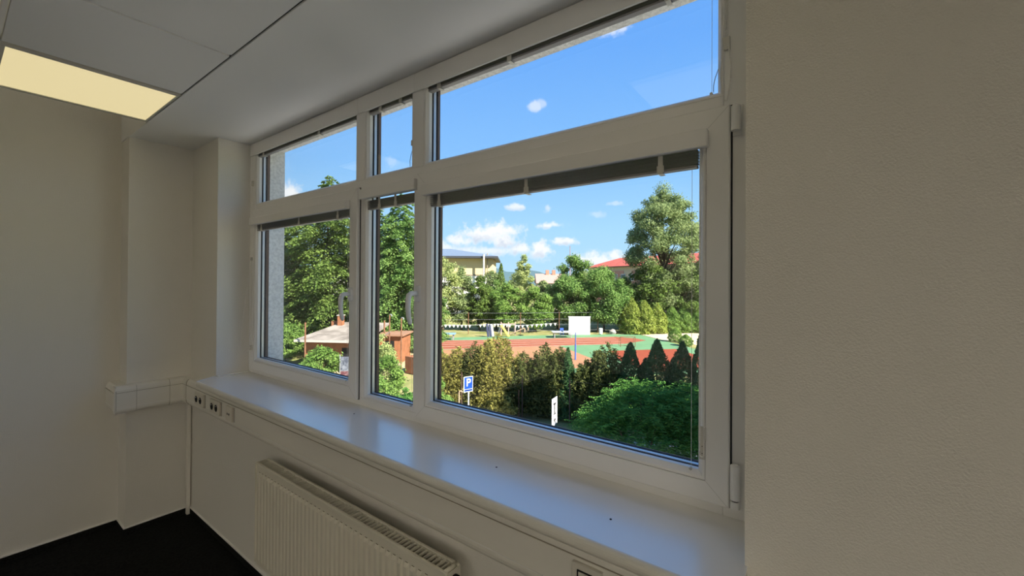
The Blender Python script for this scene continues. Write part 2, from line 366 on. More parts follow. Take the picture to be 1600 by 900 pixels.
# ================================================================== venetian blinds, all drawn up
def chain_pts(pts, r0=.0012, r1=.0022, step=.0045):
    out = []; rr = []
    for a, b in zip(pts[:-1], pts[1:]):
        a, b = Vector(a), Vector(b); L = (b - a).length; kk = max(1, int(L / step))
        for i in range(kk):
            out.append(a.lerp(b, i / kk)); rr.append(r1); out.append(a.lerp(b, (i + .5) / kk)); rr.append(r0)
    out.append(Vector(pts[-1])); rr.append(r1)
    return out, rr
def loop(cx, cz_top, cz_bot, y, w, bulge=0.0, ky=0.0):
    pts = [(cx - w, y, cz_top)]
    for i in range(1, 13): t = i / 13; pts.append((cx - w - bulge * math.sin(PI * t) , y + ky * t, cz_top + (cz_bot + w - cz_top) * t))
    for i in range(7): t = PI + PI * i / 6; pts.append((cx + w * math.cos(t), y + ky, cz_bot + w + w * math.sin(t)))
    for i in range(1, 13): t = 1 - i / 13; pts.append((cx + w + bulge * math.sin(PI * t), y + ky * t, cz_top + (cz_bot + w - cz_top) * t))
    pts.append((cx + w, y, cz_top)); return pts
def blind(x0, x1, hz0, hz1, yb, sx0, sx1, sz1, ns, ys, clips, label, wires, hd=.026, tilt=0.0, pitch=.0041):
    b = thing('venetian_blind', ((x0 + x1) / 2, yb - .012, hz0), label, 'blind', 'drawn up venetian blinds on the window')
    h = MB().box(x0, x1, yb - hd, yb - .0003, hz0, hz1).build('headrail', PVC, b, .0025)
    proto = None
    for i in range(ns):
        z = sz1 - .0025 - i * pitch
        if proto is None:
            proto = MB().extrude([(ys - .0120, z - .0012), (ys, z + .0006), (ys + .0120, z - .0012), (ys + .0120, z - .0002), (ys, z + .0018), (ys - .0120, z - .0002)], sx0, sx1).build('slat', SLAT, b)
        else:
            c = proto.copy(); COL.objects.link(c); c.parent = b; c.location = ((.0012 if i % 2 else -.0005), (.0008 if i % 3 == 1 else -.0006), -i * pitch); W[c.name] = W[b.name]
    zb = sz1 - .0025 - ns * pitch
    MB().box(sx0 + .001, sx1 - .001, ys - .0115, ys + .0115, zb - .007, zb + .001).build('bottom_rail', SLAT, b, .0018)
    for cx in clips:
        m = MB(); w = .007
        m.box(cx - w, cx + w, ys - .0150, ys - .0135, zb - .012, hz0 + .002); m.box(cx - w, cx + w, ys - .0150, ys + .012, zb - .0122, zb - .0105)
        m.box(cx - w - .003, cx - w, ys - .0155, ys - .0125, zb - .008, zb + .012); m.box(cx + w, cx + w + .003, ys - .0155, ys - .0125, zb - .008, zb + .012)
        m.build('clip', CLEAR, b, .0006)
    for wx, wz in wires: MB().tube([(wx, ys, zb), (wx, ys, wz)], .0006, 5).build('guide_wire', CHAIN, b); MB().tube([(wx, ys - .008, wz - .004), (wx, ys + .001, wz - .004)], .004, 10).build('wire_anchor', CLEAR, b)
    return b
B1 = blind(-3.010, -1.906, 1.981, 2.026, 1.208, -2.966, -1.930, 1.985, 8, 1.2245, (-2.90, -2.42, -2.02), 'dark grey blind drawn up at the top of the left sash', ((-1.945, 1.117),))
B2 = blind(-1.823, -1.417, 2.020, 2.066, 1.2278, -1.796, -1.462, 2.016, 9, 1.246, (-1.70, -1.58), 'short blind drawn up over the narrow lower middle pane', ((-1.475, 1.07),))
B3 = blind(-1.352, -.244, 1.980, 2.027, 1.208, -1.325, -.274, 1.985, 10, 1.2245, (-1.272, -.836, -.372), 'widest blind, drawn up at the top of the big right sash', ((-.290, 1.117),))
B4 = blind(-3.095, -1.866, 2.452, 2.5300, 1.2278, -3.010, -1.905, 2.463, 4, 1.246, (-2.93, -2.25), 'dark blind drawn up in the top left light', (), hd=.010)
B5 = blind(-1.864, -1.438, 2.452, 2.5300, 1.2278, -1.790, -1.478, 2.463, 4, 1.246, (-1.70, -1.55), 'short blind drawn up in the small top middle light', (), hd=.010)
B6 = blind(-1.436, -.150, 2.452, 2.5300, 1.2278, -1.368, -.232, 2.463, 4, 1.246, (-1.30, -.93, -.36), 'long blind drawn up in the top right light', ((-.245, 2.14),), hd=.010)
# chains and cords
p, r_ = chain_pts(loop(-.2585, 1.980, 1.158, 1.2040, .0055)); MB().tube(p, r_, 6).build('bead_chain', CHAIN, B3)
MB().box(-.268, -.249, 1.2055, 1.2078, 1.196, 1.238).build('chain_tensioner', CLEAR, B3, .002)
MB().box(-.266, -.251, 1.2065, 1.2078, 1.150, 1.200).build('tensioner_tongue', CLEAR, B3, .0006)
for zz in (1.166, 1.185): MB().tube([(-.2585, 1.2063, zz), (-.2585, 1.2068, zz)], .0013, 8).build('screw', DARK, B3)
MB().box(-.264, -.252, 1.1985, 1.2075, 1.610, 1.624).build('chain_joint', CHAIN, B3, .002)
p, r_ = chain_pts(loop(-.2055, 2.250, 2.098, 1.2200, .004, .008, -.006)); MB().tube(p, r_, 6).build('bead_chain', CHAIN, B6)
p, r_ = chain_pts([(-.208, 1.224, 2.45), (-.208, 1.224, 2.262)]); MB().tube(p, r_, 6).build('bead_chain', CHAIN, B6)
p, r_ = chain_pts([(-.2035, 1.224, 2.45), (-.2035, 1.224, 2.262)]); MB().tube(p, r_, 6).build('bead_chain', CHAIN, B6)
MB().box(-.215, -.196, 1.219, 1.2275, 2.235, 2.270).build('chain_tensioner', CLEAR, B6, .002)
p, r_ = chain_pts([(-.228, 1.243, 2.200), (-.236, 1.243, 2.178), (-.240, 1.243, 2.158), (-.240, 1.243, 2.140)], .0006, .0014); MB().tube(p, r_, 6).build('cord', SLAT, B6)
MB().tube([(-1.462, 1.240, 2.235), (-1.470, 1.240, 2.215), (-1.484, 1.240, 2.185), (-1.490, 1.240, 2.160), (-1.488, 1.240, 2.136)], .0013, 6).build('cord', SLAT, B5)
MB().box(-1.468, -1.457, 1.2262, 1.2304, 2.222, 2.245).build('cord_anchor', CLEAR, B5)
MB().tube([(-3.016, 1.200, 1.760), (-3.020, 1.196, 1.70), (-3.030, 1.188, 1.60), (-3.044, 1.180, 1.50), (-3.050, 1.176, 1.43), (-3.064, 1.170, 1.34), (-3.073, 1.166, 1.24), (-3.076, 1.165, 1.19), (-3.066, 1.168, 1.160), (-3.046, 1.180, 1.150), (-3.026, 1.194, 1.160), (-3.016, 1.200, 1.185), (-3.016, 1.202, 1.30), (-3.016, 1.202, 1.76)], .0017, 6).build('cord', CHAIN, B1, smooth=True)
MB().box(-3.022, -3.010, 1.199, 1.208, 1.165, 1.195).build('cord_anchor', CLEAR, B1); MB().box(-3.022, -3.010, 1.196, 1.206, 1.752, 1.772).build('cord_anchor', CLEAR, B1)
MB().tube([(-3.066, 1.222, 2.26), (-3.066, 1.222, 2.12)], .0016, 6).build('cord', CHAIN, B4); MB().box(-3.072, -3.060, 1.219, 1.2279, 2.250, 2.285).build('cord_anchor', CLEAR, B4)

# ================================================================== cable trunking
def tprof(c, s):   # c = wall plane, s = sign of protrusion
    return [(c, .786), (c + s * .050, .786), (c + s * .062, .800), (c + s * .066, .812), (c + s * .066, .930), (c + s * .060, .946), (c + s * .050, .955), (c, .955)]
tr = thing('cable_trunking', (-3.5, .97, .786), 'white plastic cable trunking wrapping the pillar and running under the sill', 'trunking')
SHD0 = mat('joint_shade_beige', (.36, .33, .27), .7)  # shade of the grooves and joints put into the colour
PR = [(.0006, .786), (.050, .786), (.062, .800), (.066, .812), (.066, .930), (.060, .946), (.050, .955), (.0006, .955)]
PX, PY = -3.567, .70
def sweep(nm, prof, pts):
    k = len(prof); vs = []
    for f in pts: vs += [(*f(d), z) for d, z in prof]
    fs = [tuple(range(k)), tuple(range(len(vs) - 1, len(vs) - k - 1, -1))] + [(j * k + i, (j + 1) * k + i, (j + 1) * k + (i + 1) % k, j * k + (i + 1) % k) for j in range(len(pts) - 1) for i in range(k)]
    return MB().add(vs, fs).build(nm, PVCG, tr)
pA = lambda x: (lambda d: (x, YW - d)); pB = lambda d: (PX + d, YW - d); pP = lambda y: (lambda d: (PX + d, y)); pC = lambda d: (PX + d, PY - d); pD = lambda x: (lambda d: (x, PY - d))
sweep('trunking_body', PR, [pA(XR - .02), pB, pC, pD(XL + .002)])
grow = [(d + .0022 if d > .01 else d, z + (.0022 if z > .87 else -.0022)) for d, z in PR]
sweep('inner_corner', grow, [pA(-3.425), pB, pP(.905)]); sweep('outer_corner', grow, [pP(.735), pC, pD(-3.60)])
sweep('corner_edge', [(d + .001 if d > .01 else d, z + (.001 if z > .87 else -.001)) for d, z in grow], [pP(.637), pC, pD(-3.512)])
for pts in ([pA(XR - .03), pB, pC, pD(XL + .003)],):
    for z0, mm in ((.9165, SHD0), (.8235, PVC)):  # upper strip is dark in place of the shade in a groove
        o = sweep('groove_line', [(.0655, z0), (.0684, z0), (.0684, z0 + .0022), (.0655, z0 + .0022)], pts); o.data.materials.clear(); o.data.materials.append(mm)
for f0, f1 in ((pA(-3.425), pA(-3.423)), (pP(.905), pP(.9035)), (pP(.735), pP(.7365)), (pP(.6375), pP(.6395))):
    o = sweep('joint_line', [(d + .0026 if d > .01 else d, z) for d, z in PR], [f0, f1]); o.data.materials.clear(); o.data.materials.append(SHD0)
LID = [(.060, .828), (.0675, .828), (.0675, .914), (.060, .914)]
sweep('lid', LID, [pA(XR - .03), pA(-3.424)]); sweep('lid', LID, [pP(.904), pP(.736)]); sweep('lid', LID, [pD(-3.605), pD(XL + .003)])
box('drop_duct', PVCG, -3.553, -3.527, 1.012, 1.0305, .0, .784, tr, .002)
YT = YW - .0675
def rcx(m, cx, cz, r, y0, y1): m.tube([(cx, y0, cz), (cx, y1, cz)], r, 18)
INS = mat('socket_white', (.74, .71, .63), .35, .4); SHD = mat('socket_seam', (.26, .22, .17), .7)
def socket(x0, x1, kind, label):
    z0, z1 = .826, .908
    s_ = thing('wall_socket', ((x0 + x1) / 2, YT, z0), label, 'socket', 'outlets in the trunking')
    MB().box(x0, x1, YT - .011, YT - .0002, z0, z1).build('face_plate', INS, s_, .002)
    if kind == 'double':
        for cx in (x0 + (x1 - x0) * .27, x0 + (x1 - x0) * .73):
            m = MB(); rcx(m, cx, (z0 + z1) / 2, .026, YT - .0135, YT - .0105); m.build('socket_rim', INS, s_)
            m = MB(); rcx(m, cx, (z0 + z1) / 2, .0205, YT - .0139, YT - .0133); m.build('socket_well', DARK, s_)
            m = MB(); rcx(m, cx, (z0 + z1) / 2 + .011, .003, YT - .022, YT - .013); m.build('earth_pin', SPACER, s_)
    elif kind == 'data':
        for cx in (x0 + .030, x0 + .052): MB().box(cx - .007, cx + .007, YT - .0118, YT - .0108, .860, .873).build('port', DARK, s_)
        MB().box(x0 + .022, x0 + .062, YT - .0125, YT - .0108, .852, .884).build('port_frame', INS, s_, .0008)
        for cx in (x0 + .030, x0 + .052): MB().box(cx - .006, cx + .006, YT - .0131, YT - .0124, .861, .872).build('port', DARK, s_)
    else:
        MB().ring(x0 + .016, x1 - .016, z0 + .014, z1 - .014, [(0, YT - .0108), (0, YT - .0135), (.003, YT - .0135), (.003, YT - .0108)]).build('insert_frame', DARK, s_)
        MB().box(x0 + .020, x1 - .020, YT - .0145, YT - .0108, z0 + .018, z1 - .018).build('insert', INS, s_, .001)
        for cx in (x0 + .031, x0 + .049): MB().box(cx - .006, cx + .006, YT - .0151, YT - .0142, .862, .874).build('port', DARK, s_)
socket(-3.235, -3.085, 'double', 'double power socket in the trunking, nearest the corner pillar')
socket(-2.975, -2.830, 'double', 'double power socket in the trunking, second from the corner')
socket(-2.735, -2.650, 'data', 'small square data outlet in the trunking right of the two sockets')
socket(-.516, -.433, 'near', 'square outlet in the trunking under the near end of the sill')
for q in (-3.080, -2.825, -2.645): box('trunking_seam', SHD, q, q + .004, YT - .0012, YT, .826, .908, tr)

# ================================================================== radiator
rx0, rx1, ry0, ry1, rz0, rz1 = -2.245, -.925, .920, .982, .228, .728
rad = thing('radiator', ((rx0 + rx1) / 2, .95, rz0), 'cream ribbed steel panel radiator with slotted top grille under the sill', 'radiator')
nr = 40; pw = (rx1 - rx0 - .03) / nr; xs = [(rx0, 0)]
for i in range(nr):
    a = rx0 + .015 + i * pw
    xs += [(a + pw * .10, 0), (a + pw * .26, 1), (a + pw * .74, 1), (a + pw * .90, 0)]
xs.append((rx1, 0))
zr = [(rz0, 0), (rz0 + .016, 0), (rz0 + .030, 1), (rz1 - .058, 1), (rz1 - .046, 0), (rz1 - .016, 0), (rz1 - .012, .25), (rz1 - .009, 0)]
vs = [(x, ry0 + .0085 * (1 - k * q) - (.0085 * .0 if 0 else 0) , z) for z, q in zr for x, k in xs]
nx = len(xs); fs = [(j * nx + i, j * nx + i + 1, (j + 1) * nx + i + 1, (j + 1) * nx + i) for j in range(len(zr) - 1) for i in range(nx - 1)]
MB().add(vs, fs).build('front_panel', RAD, rad)
box('back_panel', RAD, rx0 + .01, rx1 - .01, ry1 - .012, ry1 - .004, rz0, rz1 - .02, rad)
m = MB()
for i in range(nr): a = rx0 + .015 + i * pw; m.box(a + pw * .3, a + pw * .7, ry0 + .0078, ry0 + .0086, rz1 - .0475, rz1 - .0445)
tag(m.build('slot_shade', mat('slot_shade_dark', (.22, .20, .14), .7), rad), kind='stuff')  # dark strips paint the shade of the pressed recesses
box('grille_rail', RAD, rx0, rx1, ry0 + .001, ry0 + .011, rz1 - .012, rz1 - .001, rad, .002)
box('grille_rail', RAD, rx0, rx1, ry1 - .010, ry1, rz1 - .014, rz1, rad, .002)
nb = 62; bp = (rx1 - rx0 - .03) / nb; gb = None
for i in range(nb):
    if gb is None: gb = MB().box(rx0 + .015, rx0 + .0188, ry0 + .011, ry1 - .010, rz1 - .012, rz1 - .003).build('grille_bar', RAD, rad)
    else:
        c = gb.copy(); COL.objects.link(c); c.parent = rad; c.location = (i * bp, 0, 0); W[c.name] = W[rad.name]
for x in (rx0 + .22, rx0 + .80): box('grille_divider', RAD, x, x + .008, ry0 + .010, ry1 - .009, rz1 - .013, rz1 - .001, rad)
box('convector_fins', mat('fin_dark', (.04, .035, .025), .7), rx0 + .02, rx1 - .02, ry0 + .014, ry1 - .014, rz0 + .04, rz1 - .045, rad)
for x0, x1 in ((rx0 - .003, rx0), (rx1, rx1 + .003)): box('side_cover', RAD, x0, x1, ry0 + .001, ry1, rz0 + .01, rz1 - .004, rad, .001)
MB().tube([(rx1 - .012, ry0 + .006, rz1 - .006), (rx1 - .012, ry1 - .004, rz1 - .006)], .0085, 12).build('end_roll', RAD, rad, smooth=True)
MB().tube([(rx1 + .0028, .951, rz1 - .040), (rx1 + .012, .951, rz1 - .040)], .022, 20).build('end_socket', DARK, rad)
for x in (rx0 + .2, rx1 - .2): box('wall_bracket', RAD, x, x + .03, ry1 - .004, YW, rz1 - .16, rz1 - .06, rad)
MB().tube([(rx1 - .05, .95, rz0 + .002), (rx1 - .05, .95, .0)], .009, 10).build('supply_pipe', RAD, rad); MB().tube([(rx1 - .10, .95, rz0 + .002), (rx1 - .10, .95, .0)], .009, 10).build('return_pipe', RAD, rad)

# ================================================================== outdoors: ground and sports field
def ground(name, poly, z, m, label=None, kind='structure'):
    o = MB().prism(poly, z - .06, z).build(name, m); tag(o, kind=kind); return o
GRASS = mat('dry_grass', (.20, .22, .075), .95, .05, col2=(.34, .30, .14), vscale=.35)
o = MB().prism([(-1200, 1.46), (1200, 1.46), (1200, 1500), (-1200, 1500)], G - .5, G - .06).build('ground', GRASS); tag(o, kind='structure')
ground('asphalt_yard', [(-30, 1.46), (14, 1.46), (14, 19.6), (-6, 19.4), (-12, 17.6), (-18, 14.6), (-26, 8.0), (-30, 6)], G - .03, mat('pale_bounce_paving', (.50, .49, .47), .9, .1, var=.25, vscale=3))  # yard surface made pale to bounce daylight up into the room
ground('footpath', [(-38.0, 20.5), (-20.0, 12.5), (-18.6, 13.8), (-24.5, 19.0), (-33.0, 28.5), (-36.5, 27.0)], G - .04, mat('sandy_path', (.50, .42, .25), .95, .05, var=.3, vscale=.8))
GREEN = mat('green_court', (.135, .27, .14), .85, .1, var=.12, vscale=.6)
TRACK = mat('red_track', (.30, .10, .06), .85, .1, var=.15, vscale=.8); SALM = mat('salmon_track', (.38, .20, .11), .85, .1, var=.15, vscale=.6)
ground('sports_court', [(-33.4, 29.6), (-27.0, 24.0), (-15, 29.5), (-6.0, 38.0), (-7.0, 44.0), (-11.2, 49.2), (-15.8, 53.6), (-20.4, 57.7), (-23.5, 56.1), (-31.8, 47.5), (-39.6, 38.2)], G - .02, GREEN)
trk = ground('running_track', [(-38.1, 36.0), (-33.4, 30.6), (-25.6, 40.3), (-18.9, 47.9), (-17.9, 52.6), (-19.5, 53.6), (-22.4, 53.5), (-31.3, 43.1)], G - .01, TRACK)
for t in (.03, .25, .48, .72, .97):
    a = Vector((-38.1, 36.0)).lerp(Vector((-33.4, 30.6)), t); b = Vector((-31.3, 43.1)).lerp(Vector((-25.6, 40.3)), t); c = Vector((-22.4, 53.2)).lerp(Vector((-18.9, 48.0)), t)
    m = MB()
    for p, q in ((a, b), (b, c)):
        nn = (q - p).normalized(); nn = Vector((-nn.y, nn.x)) * .045
        m.prism([tuple(p - nn), tuple(q - nn), tuple(q + nn), tuple(p + nn)], G - .01, G - .004)
    m.build('lane_line', mat('line_white', (.55, .42, .34), .8), trk)
ground('salmon_runway', [(-33.2, 30.4), (-28.6, 25.4), (-22.0, 24.4), (-15.6, 33.4), (-17.2, 36.4), (-24.6, 42.2), (-25.8, 40.0)], G - .012, SALM)
ground('red_court', [(-18.3, 42.0), (-14.6, 36.8), (-11.2, 34.0), (-8.2, 38.5), (-8.6, 43.5), (-13.0, 47.8)], G - .008, mat('red_court', (.28, .065, .035), .85, .1, var=.1, vscale=.7))
ground('sand_pit', [(-20.9, 58.6), (-16.4, 54.4), (-12.0, 52.6), (-8.0, 58.0), (-13.0, 66.6)], G - .015, mat('sand', (.70, .58, .38), .95, .05, var=.3, vscale=.5))

# ================================================================== plants
def np_mesh(name, V, k=4):
    n_ = len(V) // k; me = bpy.data.meshes.new(name)
    me.vertices.add(len(V)); me.vertices.foreach_set('co', V.astype(np.float32).ravel())
    me.loops.add(len(V)); me.loops.foreach_set('vertex_index', np.arange(len(V), dtype=np.int32))
    me.polygons.add(n_); me.polygons.foreach_set('loop_start', np.arange(0, len(V), k, dtype=np.int32))
    me.update(calc_edges=True); return me
def unit(a): return a / np.maximum(1e-9, np.linalg.norm(a, axis=1, keepdims=True))
def leaf_quads(P, Nn, T, size, rng, asp=.5):
    Nn = unit(Nn); T = unit(T - Nn * (T * Nn).sum(1, keepdims=True)); B = np.cross(Nn, T)
    s_ = size * (.6 + .8 * rng.random((len(P), 1)))
    V = np.empty((len(P), 4, 3)); V[:, 0] = P - T * s_ * .5; V[:, 1] = P + B * s_ * asp * .5 + Nn * s_ * .06; V[:, 2] = P + T * s_ * .5 - Nn * s_ * .08; V[:, 3] = P - B * s_ * asp * .5 + Nn * s_ * .06
    return V.reshape(-1, 3)
def puff_leaves(puffs, n_, size, rng, asp=.5, droop=0.0, shell=.62, jit=0.0):
    c = np.array([p[0] for p in puffs]); r = np.array([p[1] for p in puffs]); w = (r[:, 0] * r[:, 2] + r[:, 0] * r[:, 1]); w = w / w.sum()
    idx = rng.choice(len(puffs), n_, p=w)
    d = unit(rng.normal(size=(n_, 3))); rad = shell + (1.08 - shell) * rng.random((n_, 1)) ** .7
    P = c[idx] + d * r[idx] * rad + rng.normal(size=(n_, 3)) * r[idx] * jit * 2
    Nn = d * .75 + rng.normal(size=(n_, 3)) * .55 + np.array([0, 0, .45])
    T = rng.normal(size=(n_, 3)) + np.array([0, 0, -droop])
    return leaf_quads(P, Nn, T, size, rng, asp)
BARK = mat('bark', (.13, .10, .075), .9, .05, var=.5, vscale=5, bump=.6, bscale=30)
def tree(name, label, cat, x, y, topz, R, zb, m, n_, leaf, seed, style='round', puffs=26, pr=.36, asp=.55, trunk=.16, group=None, base=G, bark=None, branch=10):
    rng = np.random.default_rng(seed); H = topz - base; n_ = int(n_ * 1.4); leaf = leaf * .80
    t = thing(name, (x, y, base), label, cat, group)
    hc = topz - zb; P = []
    if style == 'round':
        puffs = int(puffs * 2.4)
        for i in range(puffs):
            d = rng.normal(size=3); d /= np.linalg.norm(d); q = pr * .66 * R * (.6 + .8 * rng.random()); rr = .45 + .55 * rng.random() ** .5
            prof = 1.0 - .12 * max(0.0, d[2])
            P.append((np.array([d[0] * (R - q * .7) * rr * prof, d[1] * (R - q * .7) * rr * prof, (zb + topz) / 2 - base + d[2] * (hc / 2 - q * .7) * rr]), np.array([q, q, q * .72])))
        P.append((np.array([0, 0, topz - base - .22 * R]), np.array([.22 * R] * 3)))
        V = puff_leaves(P, n_, leaf, rng, asp, 0.0, .22, .10)
    else:                                                       # boughs leaving the trunk in layers, drooping at the tips
        nb_ = puffs * 4; Ls = []; A = []
        for i in range(nb_):
            u = (i + rng.random()) / nb_; a = i * 2.39996 + rng.random() * .8
            env = (R * (1 - u ** 2.4) ** .85 + .05 * R) * (.62 + .5 * rng.random()); Ls.append(env); A.append((u, a))
            if i % 5 == 0: P.append((np.array([env * .7 * math.cos(a), env * .7 * math.sin(a), zb - base + u * hc]), None))
        Ls = np.array(Ls); A = np.array(A); w_ = Ls ** 1.6 + .3; idx = rng.choice(nb_, n_, p=w_ / w_.sum())
        L = Ls[idx]; a = A[idx, 1]; sg_ = .12 + .88 * rng.random(n_) ** .75
        wid = (.10 + .20 * L) * (1.15 - .85 * sg_); lat = rng.normal(size=n_) * wid * .75; ver = rng.normal(size=n_) * wid * .30
        X = L * sg_; rise = .12 * L * sg_ - .34 * L * sg_ ** 2.2
        Pt = np.stack([X * np.cos(a) - lat * np.sin(a), X * np.sin(a) + lat * np.cos(a), zb - base + A[idx, 0] * hc + rise + ver - .15 * np.abs(lat)], 1)
        Tn = np.stack([np.cos(a) * 1.2 - np.sign(lat) * np.sin(a) * .6, np.sin(a) * 1.2 + np.sign(lat) * np.cos(a) * .6, np.full(n_, -.35)], 1) + rng.normal(size=(n_, 3)) * .45
        V = leaf_quads(Pt, np.array([0, 0, 1.0]) + rng.normal(size=(n_, 3)) * .5, Tn, leaf, rng, asp)
    f = link('foliage', np_mesh('foliage', V), m, t, W[t.name]); f['kind'] = 'stuff'
    b = MB(); ct = (zb + topz) / 2 - base; r0 = trunk
    lean = rng.normal(size=2) * .04 * H
    hh = ct + .25 * hc; b.tube([Vector(W[t.name]) + Vector((lean[0] * (u ** 2), lean[1] * (u ** 2), hh * u - (.05 if u == 0 else 0))) for u in (0, .04, .2, .45, .7, 1)], [r0 * 1.5, r0 * 1.1, r0, r0 * .8, r0 * .5, r0 * .15], 8)
    b.build('trunk', bark or BARK, t, smooth=True)
    b = MB()
    for c, q in P[:branch]:
        u0 = max(.15, min(.8, (c[2] / hh) * .62)); s0 = Vector((lean[0] * u0 ** 2, lean[1] * u0 ** 2, hh * u0)); c = Vector(c)
        mid = s0.lerp(c, .5) + Vector((0, 0, .03 * hc))
        b.tube([Vector(W[t.name]) + v for v in (s0, mid, c)], [r0 * .42, r0 * .26, r0 * .08], 6)
    if branch: b.build('branches', bark or BARK, t, smooth=True)
    return t
def thuja(name, label, cat, x, y, topz, R, m, n_, leaf, seed, group=None, base=G, ragged=.18, pw=1.15, asp=.34):
    rng = np.random.default_rng(seed); H = topz - base; t = thing(name, (x, y, base), label, cat, group)
    u = 1 - (1 - rng.random(n_)) ** .62; u = rng.random(n_) ** 1.15; a = rng.random(n_) * 2 * PI
    lump = sum(np.sin(a * k1 + u * k2 + p) for k1, k2, p in ((3, 9, rng.random() * 6), (5, -14, rng.random() * 6), (2, 21, rng.random() * 6), (7, 31, rng.random() * 6))) / 4
    prof = (1 - u ** (pw * 1.5)) ** .9 * (.86 + .14 * np.minimum(1, u * 5)) + .03
    rr = R * prof * (1 + ragged * 1.4 * lump) * (.72 + .36 * rng.random(n_) ** .6)
    P = np.stack([rr * np.cos(a), rr * np.sin(a), u * H * (1 - .03 * rng.random(n_)) + .08], 1)
    d = np.stack([np.cos(a), np.sin(a), np.full(n_, .25)], 1)
    V = leaf_quads(P, d * .5 + rng.normal(size=(n_, 3)) * .6, np.stack([np.cos(a) * .75, np.sin(a) * .75, np.full(n_, .9)], 1) + rng.normal(size=(n_, 3)) * .45, leaf, rng, asp)
    f = link('foliage', np_mesh('foliage', V), m, t, W[t.name]); f['kind'] = 'stuff'
    MB().tube([(x, y, base - .05), (x, y, base + H * .5), (x, y, base + H * .9)], [.06, .045, .01], 7).build('trunk', BARK, t)
    return t
def plume_thuja(name, label, cat, x, y, topz, R, m, n_, leaf, seed, group=None, base=G, plumes=26):
    """ragged thuja made of many upright plumes"""
    rng = np.random.default_rng(seed); H = topz - base; t = thing(name, (x, y, base), label, cat, group)
    pc = []; 
    for i in range(plumes):
        a = i * 2.39996; q = math.sqrt((i + .5) / plumes); top = H * (1.0 - .42 * q ** 1.5 * (.5 + .8 * rng.random())) if i else H
        pc.append((R * .92 * q * math.cos(a) + rng.normal() * .05, R * .92 * q * math.sin(a) + rng.normal() * .05, top * (.20 + .35 * rng.random()) * (0.1 if i % 3 else 1), top, R * (.30 + .20 * rng.random())))
    for i in range(plumes):
        a = rng.random() * 6.28; z1 = H * (.12 + .6 * rng.random()); q = R * (1.0 - .25 * (z1 / H))
        pc.append((q * math.cos(a), q * math.sin(a), max(0.0, z1 - .7), z1, R * (.16 + .12 * rng.random())))
    pc = np.array(pc); w_ = (pc[:, 3] - pc[:, 2]) * pc[:, 4]; idx = rng.choice(len(pc), n_, p=w_ / w_.sum()); c = pc[idx]
    u = rng.random(n_) ** 1.1; a = rng.random(n_) * 2 * PI; rr = c[:, 4] * ((1 - u ** 1.8) ** .9 + .05) * (.35 + .75 * rng.random(n_) ** .7)
    lean = np.stack([c[:, 0], c[:, 1]], 1) * .10 * u[:, None]
    P = np.stack([c[:, 0] + rr * np.cos(a) + lean[:, 0], c[:, 1] + rr * np.sin(a) + lean[:, 1], c[:, 2] + u * (c[:, 3] - c[:, 2]) + .05], 1) + rng.normal(size=(n_, 3)) * np.array([.055, .055, .05])
    V = leaf_quads(P, np.stack([np.cos(a), np.sin(a), np.full(n_, .3)], 1) * .5 + rng.normal(size=(n_, 3)) * .6, np.stack([np.cos(a) * 1.1, np.sin(a) * 1.1, np.full(n_, .55)], 1) + rng.normal(size=(n_, 3)) * .6, leaf, rng, .38)
    f = link('foliage', np_mesh('foliage', V), m, t, W[t.name]); f['kind'] = 'stuff'
    MB().tube([(x, y, base - .05), (x, y, base + H * .5), (x, y, base + H * .9)], [.06, .045, .01], 7).build('trunk', BARK, t)
    return t
L_DK = leafmat('leaf_dark', (.065, .12, .03), (.21, .30, .075), .32)
L_BG = leafmat('leaf_bright', (.10, .21, .045), (.29, .42, .11), .40)
L_MD = leafmat('leaf_mid', (.10, .21, .055), (.27, .40, .12), .38)
L_GR = leafmat('leaf_greygreen', (.15, .22, .09), (.36, .43, .19), .40)
L_YL = leafmat('leaf_yellow', (.17, .25, .045), (.42, .48, .12), .38)
L_PL = leafmat('leaf_pale', (.28, .36, .13), (.52, .56, .24), .42)
L_TH = leafmat('thuja_green', (.06, .085, .028), (.19, .20, .07), .28)
L_TY = leafmat('thuja_yellowed', (.13, .13, .035), (.46, .42, .12), .34)
L_TB = leafmat('thuja_bluegreen', (.035, .095, .04), (.11, .21, .08), .26)
L_SH = leafmat('shrub_green', (.06, .18, .045), (.19, .38, .08), .38)

BT = 'tall dark trees behind the brick shed'
tree('tall_tree', 'tallest dark tree seen through the left sash, behind the shed', 'tree', -42.8, 24.6, 12.9, 6.4, -4.6, L_DK, 56000, .36, 1, 'bough', 46, trunk=.35, group=BT)
tree('tall_tree', 'tall leafy tree filling the narrow middle pane', 'tree', -35.6, 28.6, 10.9, 4.9, -4.6, L_MD, 46000, .32, 2, 'bough', 42, trunk=.32, group=BT)
tree('tall_tree', 'lower dark tree at the far left beside the outer reveal', 'tree', -49.0, 22.8, 8.6, 4.6, -4.4, L_DK, 26000, .38, 3, 'bough', 30, trunk=.3, group=BT)
tree('tall_tree', 'dark tree between the left sash and the middle pane', 'tree', -39.4, 28.6, 9.6, 4.4, -4.4, L_DK, 26000, .36, 4, 'bough', 30, trunk=.3, group=BT)

